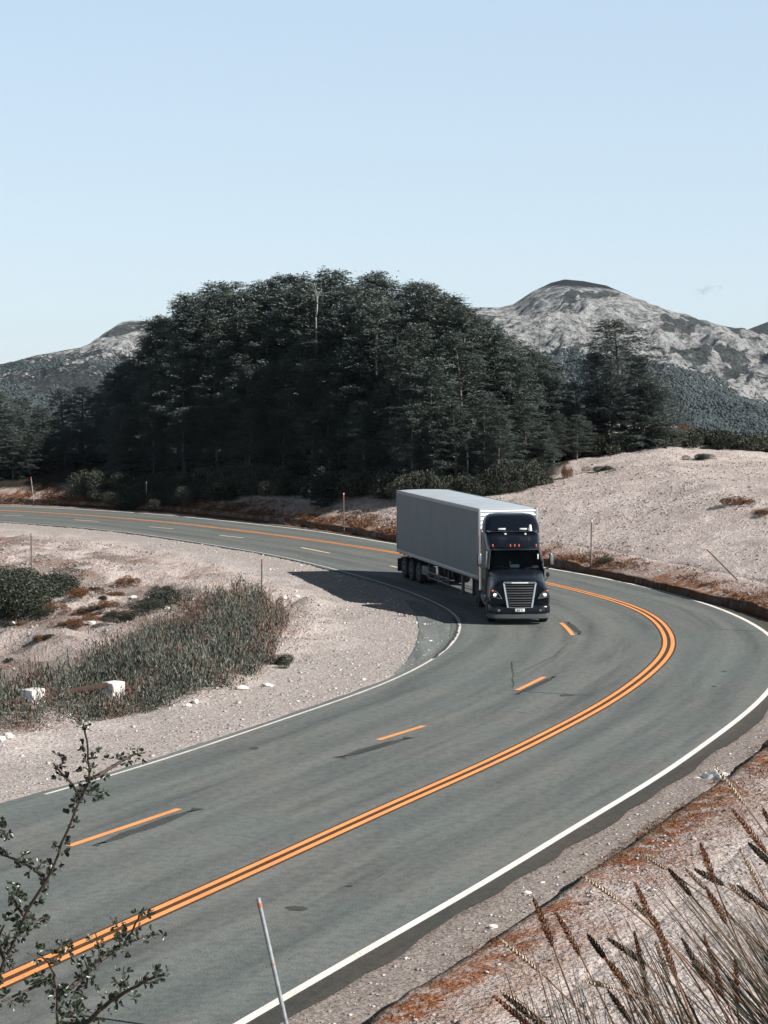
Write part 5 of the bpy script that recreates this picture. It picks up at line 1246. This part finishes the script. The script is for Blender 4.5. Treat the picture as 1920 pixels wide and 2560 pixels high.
shrub('leafy_shrub', 'tall thin leafy shrub branch rising at the left edge over the road', [
    ([(-30, 2500), (0, 2430), (39, 2338), (81, 2253), (123, 2195), (154, 2110), (181, 2045), (208, 1979), (228, 1948), (222, 1914), (218, 1856), (208, 1809), (199, 1794)], .010, .0022, 0, 1.0),
    ([(228, 1948), (270, 1925), (309, 1898), (336, 1887), (374, 1881)], .005, .0018, 0, .95),
    ([(200, 1995), (186, 1970), (166, 1944), (143, 1921), (125, 1902)], .004, .0016, -.02, .9),
    ([(118, 2200), (77, 2165), (39, 2149), (-20, 2125)], .005, .0022, .03, 1.05),
    ([(60, 2290), (30, 2240), (12, 2215)], .004, .002, .02, 1.1), ([(39, 2338), (80, 2305), (118, 2288)], .004, .0018, -.02, 1.0), ([(10, 2400), (-5, 2350), (10, 2310)], .004, .002, 0, 1.1),
    ([(208, 1979), (232, 1990), (244, 1985)], .003, .0015, 0, .9), ([(-10, 2080), (5, 2075), (12, 2082)], .002, .0012, 0, .9)], 4.5, (-150, 3000), 41)
shrub('leafy_shrub', 'low spreading leafy shrub in the bottom left corner over the orange lines', [
    ([(150, 2600), (143, 2560), (143, 2492), (135, 2434), (116, 2392), (66, 2382)], .009, .002, 0, 1.05),
    ([(143, 2500), (193, 2454), (239, 2411), (293, 2373), (347, 2342), (401, 2336)], .006, .0018, -.03, .95),
    ([(150, 2560), (215, 2565), (247, 2523), (293, 2492), (347, 2461), (390, 2438), (430, 2437)], .007, .002, .04, 1.1),
    ([(250, 2403), (247, 2370), (237, 2330)], .003, .0014, 0, .85), ([(310, 2362), (332, 2325), (350, 2285), (362, 2265)], .003, .0013, 0, .85), ([(150, 2395), (160, 2365), (152, 2348)], .003, .0014, .02, .85),
    ([(135, 2440), (95, 2460), (50, 2485), (-10, 2510)], .005, .002, .03, 1.05), ([(300, 2490), (306, 2450), (311, 2415)], .003, .0015, 0, 1.0), ([(215, 2470), (222, 2430), (210, 2395)], .003, .0015, .02, 1.0), ([(170, 2540), (200, 2520), (205, 2490)], .004, .002, -.02, 1.1), ([(300, 2370), (296, 2340), (290, 2320)], .002, .0012, 0, .8)], 4.4, (200, 3100), 43)
# ------------------------------------------------------------------ tussock grass with seed ears, bottom right
ZC = 720 / 1659
def zc(p): return (1200 + p[0] * ZC, 1840 + p[1] * ZC)
ears = [((1360, 180), (1530, 400), 'p', 2), ((1455, 425), (1650, 670), 'e', 2), ((1630, 420), (1700, 560), 'e', 2), ((1500, 655), (1640, 920), 'p', 2), ((1270, 620), (1350, 840), 'e', 2), ((1240, 770), (1400, 855), 'd', 2), ((930, 680), (1080, 770), 'p', 2), ((1085, 765), (1215, 915), 'd', 2),
        ((600, 810), (790, 940), 'p', 1), ((895, 850), (1000, 1090), 'e', 1), ((1000, 1040), (1130, 1390), 'e', 1), ((310, 940), (420, 1210), 'e', 0), ((440, 1020), (575, 1260), 'e', 0), ((130, 1180), (350, 1360), 'p', 0), ((620, 1145), (725, 1285), 'd', 1), ((725, 1285), (860, 1450), 'e', 1), ((890, 1130), (965, 1480), 'e', 1), ((735, 1165), (950, 1310), 'd', 1),
        ((1165, 1170), (1290, 1400), 'd', 2), ((1290, 1150), (1400, 1480), 'e', 2), ((1470, 1270), (1480, 1560), 'e', 2), ((80, 1500), (300, 1680), 'e', 0), ((140, 1495), (390, 1690), 'd', 0), ((120, 1465), (290, 1580), 'p', 0), ((740, 1470), (870, 1650), 'd', 1), ((870, 945), (965, 1045), 'p', 1), ((1480, 860), (1670, 1010), 'd', 2), ((1550, 620), (1680, 740), 'd', 2), ((1300, 870), (1420, 1080), 'e', 2), ((1190, 770), (1300, 880), 'p', 2), ((1430, 850), (1560, 960), 'p', 2), ((1010, 1180), (1090, 1400), 'p', 1), ((1240, 1290), (1400, 1500), 'e', 2), ((590, 1410), (770, 1450), 'p', 1), ((1640, 1240), (1700, 1500), 'd', 2)]
clumps = [((1760, 3250), 5.6, 'sparse dry tussock with leaning seed ears at the bottom centre right'), ((2180, 3250), 5.9, 'dry tussock with brown seed ears left of the corner clump'), ((2680, 3100), 6.2, 'dense dry tussock of blades and ears filling the bottom right corner')]
CL = []
for (bp, d, lb) in clumps:
    q = wp(bp[0], bp[1], d); b = Vector((q.x, d, tz(q.x, d) - .03)); o = empty('tussock_grass', b); tag(o, lb, 'grass', 'tussocks in the bottom right'); CL.append((o, b, d))
gr = random.Random(77); gn = np.random.default_rng(77)
def bez(a, b, c, n): return [a * (1 - t) ** 2 + b * 2 * t * (1 - t) + c * t * t for t in np.linspace(0, 1, n)]
def leafset(P_, name, mat, parent):
    C, U, V_, W_, Ln = map(np.array, P_); A, Q = quads_from(C, U, V_, W_, Ln, .2); return link(name, np_mesh(name, A, [Q]), mat, parent)
for (t0, t1, kd, ci) in ears:
    o, b, d0 = CL[ci]; dz = gr.uniform(-.5, .5); a, e = zc(t0), zc(t1)
    tip, end = wp(a[0], a[1], d0 - .1 + dz), wp(e[0], e[1], d0 + dz); dirv = (end - tip).normalized()
    base = b + Vector((gr.uniform(-.22, .22), gr.uniform(-.22, .22), 0)); ctl = end + dirv * (end - base).length * .55
    st = MB().tube([p - b for p in bez(base, ctl, end, 9)] + [end.lerp(tip, .97) - b], [.0028] * 9 + [.0012], 5).build('seed_stalk', M['stalk'], o, 60)
    # the ear: scales packed in spirals round the stalk end
    L_ = (end - tip).length; fat = {'p': .0115, 'e': .0170, 'd': .0180}[kd] * gr.uniform(.85, 1.1); n = int(L_ / .0022)
    ax = -dirv; ex = ax.cross(Vector((.3, .8, .2))).normalized(); ey = ax.cross(ex); C, U, V_, W_, Ln = [], [], [], [], []
    for k in range(n):
        t = k / n; th = k * 2.39996; rad_ = fat * (math.sin(PI * min(1, t * .96 + .06)) ** .55) * (1 - .35 * t)
        rd = ex * math.cos(th) + ey * math.sin(th); p = end + ax * (L_ * t) + rd * rad_ * .62
        u = (ax * 1.0 + rd * .42).normalized(); C.append(tuple(p - b)); U.append(tuple(u)); V_.append(tuple(u.cross(rd).normalized())); Ln.append(.019 * gr.uniform(.8, 1.25)); W_.append(.0095 * gr.uniform(.8, 1.3))
    ear = leafset((C, U, V_, W_, Ln), 'seed_ear', M[{'p': 'earpale', 'e': 'ear', 'd': 'eardark'}[kd]], st)
# blades: long, narrow, arching
def blades(ci, n, reach, seed, targets):
    o, b, d0 = CL[ci]; r = random.Random(seed); V, Fq = [], []
    for i in range(n):
        tx, ty = r.choice(targets); tx += r.gauss(0, 110); ty += r.gauss(0, 110)
        q = zc((tx, ty)); tip = wp(q[0], q[1], d0 + r.uniform(-.7, .7)); base = b + Vector((r.uniform(-.28, .28), r.uniform(-.28, .28), 0))
        mid = base.lerp(tip, .5) + Vector((r.uniform(-.03, .10), r.uniform(-.06, .06), r.uniform(.0, .13))); w = r.uniform(.0026, .0085) if r.random() < .85 else r.uniform(.009, .013)
        P_ = bez(base, mid, tip, 11); off = len(V)
        sd = (tip - base).cross(Vector((r.uniform(-1, 1), r.uniform(-1, 1), .4))).normalized()
        for k, p in enumerate(P_):
            ww = w * (1 - (k / 10) ** 2.2) + .0004; nrm = sd.cross(tip - base).normalized() * ww * .5
            V += [tuple(p - b - sd * ww), tuple(p - b + nrm), tuple(p - b + sd * ww)]
        for k in range(10):
            j = off + 3 * k; Fq += [(j, j + 1, j + 4, j + 3), (j + 1, j + 2, j + 5, j + 4)]
    bl = link('blades', np_mesh('blades', np.array(V), [np.array(Fq)]), M['blade'], o, 60); bl['kind'] = 'stuff'
blades(2, 140, 1, 1, [(1050, 850), (1200, 1000), (1350, 1100), (1500, 1000), (1600, 1150), (1450, 1300), (1250, 1300), (1600, 800), (1620, 1350), (1500, 1200), (1640, 1050), (1150, 1150)])
def stalks(ci, n, seed, targets):
    o, b, d0 = CL[ci]; r = random.Random(seed); m = MB()
    for i in range(n):
        tx, ty = r.choice(targets); q = zc((tx + r.gauss(0, 130), ty + r.gauss(0, 110))); tip = wp(q[0], q[1], d0 + r.uniform(-.6, .6)); base = b + Vector((r.uniform(-.25, .25), r.uniform(-.25, .25), 0))
        m.tube([p - b for p in bez(base, base.lerp(tip, .5) + Vector((r.uniform(-.02, .08), 0, r.uniform(0, .10))), tip, 7)], [.0022] * 6 + [.001], 4)
    st = m.build('stalks', M['stalk'], o, 60); st['kind'] = 'stuff'
stalks(2, 30, 5, [(1100, 900), (1300, 1050), (1450, 950), (1600, 1000), (1350, 1250), (1550, 700)]); stalks(1, 26, 6, [(900, 1100), (780, 1300), (1000, 1300)]); stalks(0, 12, 7, [(400, 1300), (520, 1400), (300, 1500)])
blades(1, 60, 1, 2, [(900, 1150), (780, 1250), (1050, 1350), (950, 1450), (1150, 1500), (800, 1500)])
blades(2, 46, 1, 9, [(1560, 1180), (1500, 1050), (1420, 980)])
blades(0, 40, 1, 3, [(350, 1400), (450, 1550), (560, 1350), (650, 1550)])
# ------------------------------------------------------------------ light and air
EL = rad(35.5); SD = Vector((5.35, -2.1, 0)).normalized() * math.cos(EL) + Vector((0, 0, math.sin(EL)))
w = bpy.data.worlds.new('World'); sc.world = w; w.use_nodes = True
nt = w.node_tree; bg = nt.nodes['Background']
sky = nt.nodes.new('ShaderNodeTexSky'); sky.sky_type = 'NISHITA'; sky.sun_disc = False
sky.sun_elevation = EL; sky.sun_rotation = math.atan2(SD.x, SD.y)
sky.altitude = 1300; sky.air_density = 1.0; sky.dust_density = .6; sky.ozone_density = 1.0
gm = nt.nodes.new('ShaderNodeGamma'); gm.inputs[1].default_value = .27; nt.links.new(sky.outputs[0], gm.inputs[0])
tc = nt.nodes.new('ShaderNodeTexCoord'); sx = nt.nodes.new('ShaderNodeSeparateXYZ'); nt.links.new(tc.outputs['Generated'], sx.inputs[0])
mr = nt.nodes.new('ShaderNodeMapRange'); mr.interpolation_type = 'SMOOTHSTEP'
for i, v in ((1, .20), (2, .68), (3, 1.0), (4, .08)): mr.inputs[i].default_value = v
nt.links.new(sx.outputs[2], mr.inputs[0])
vm = nt.nodes.new('ShaderNodeVectorMath'); vm.operation = 'SCALE'; nt.links.new(gm.outputs[0], vm.inputs[0]); nt.links.new(mr.outputs[0], vm.inputs['Scale'])
tm = nt.nodes.new('ShaderNodeVectorMath'); tm.operation = 'MULTIPLY'; tm.inputs[1].default_value = (.80, .92, 1.03)
nt.links.new(vm.outputs[0], tm.inputs[0]); nt.links.new(tm.outputs[0], bg.inputs[0]); bg.inputs[1].default_value = .328
sl = bpy.data.lights.new('sun', 'SUN'); sl.energy = 5.0; sl.angle = rad(.5); sl.color = (1, .955, .90)
so = bpy.data.objects.new('sun', sl); COL.objects.link(so)
so.rotation_euler = (-SD).to_track_quat('-Z', 'Y').to_euler(); so.location = (60, -40, 80)
# one faint small cloud over the right mountain
cm = bpy.data.materials.new('cloud_vapour'); cm.use_nodes = True; cn = cm.node_tree; cn.nodes.remove(cn.nodes['Principled BSDF'])
pv = cn.nodes.new('ShaderNodeVolumePrincipled'); pv.inputs['Color'].default_value = (.80, .84, .90, 1); pv.inputs['Anisotropy'].default_value = .2
cco = objco(cn); cno = noise(cn, .027, 5, .65, cco); ln_ = N(cn, 'ShaderNodeVectorMath', operation='LENGTH'); mpc = N(cn, 'ShaderNodeMapping'); mpc.inputs['Scale'].default_value = (1 / 71, 1 / 42, 1 / 31); L(cn, cco, mpc.inputs[0]); L(cn, mpc.outputs[0], ln_.inputs[0])
dn = math_(cn, 'SUBTRACT', math_(cn, 'SUBTRACT', math_(cn, 'MULTIPLY', cno.outputs[0], 2.4), .95), math_(cn, 'MULTIPLY', ln_.outputs['Value'], .55))
L(cn, math_(cn, 'MULTIPLY', math_(cn, 'MAXIMUM', dn, 0), .07), pv.inputs['Density']); L(cn, pv.outputs[0], cn.nodes['Material Output'].inputs['Volume'])
cp = wp(1765, 722, 7500); co_ = MB().ico((0, 0, 0), 1, 3, scale=(75, 46, 35)).build('cloud', cm, None, 180); co_.location = cp; tag(co_, 'small faint wisp of cloud above the right mountain', None, kind='structure')
vs = sc.view_settings
sc.display_settings.display_device = 'sRGB'
vs.view_transform = 'Standard'; vs.look = 'None'; vs.gamma = 1; vs.use_curve_mapping = False; vs.exposure = .75
sc.cycles.max_bounces = 6; sc.cycles.transparent_max_bounces = 12

# thin mountain air: one closed box round everything but the sky
hm = bpy.data.materials.new('haze'); hm.use_nodes = True; hn = hm.node_tree; hn.nodes.remove(hn.nodes['Principled BSDF'])
hv = hn.nodes.new('ShaderNodeVolumePrincipled'); hv.inputs['Color'].default_value = (.62, .76, .92, 1); hv.inputs['Density'].default_value = .000028; hv.inputs['Anisotropy'].default_value = 0
hn.links.new(hv.outputs[0], hn.nodes['Material Output'].inputs['Volume'])
hz_ = MB().box((0, 2960, 27), (5600, 6200, 250)).build('haze', hm, None, None); tag(hz_, None, None, kind='stuff')
sc.cycles.volume_bounces = 0
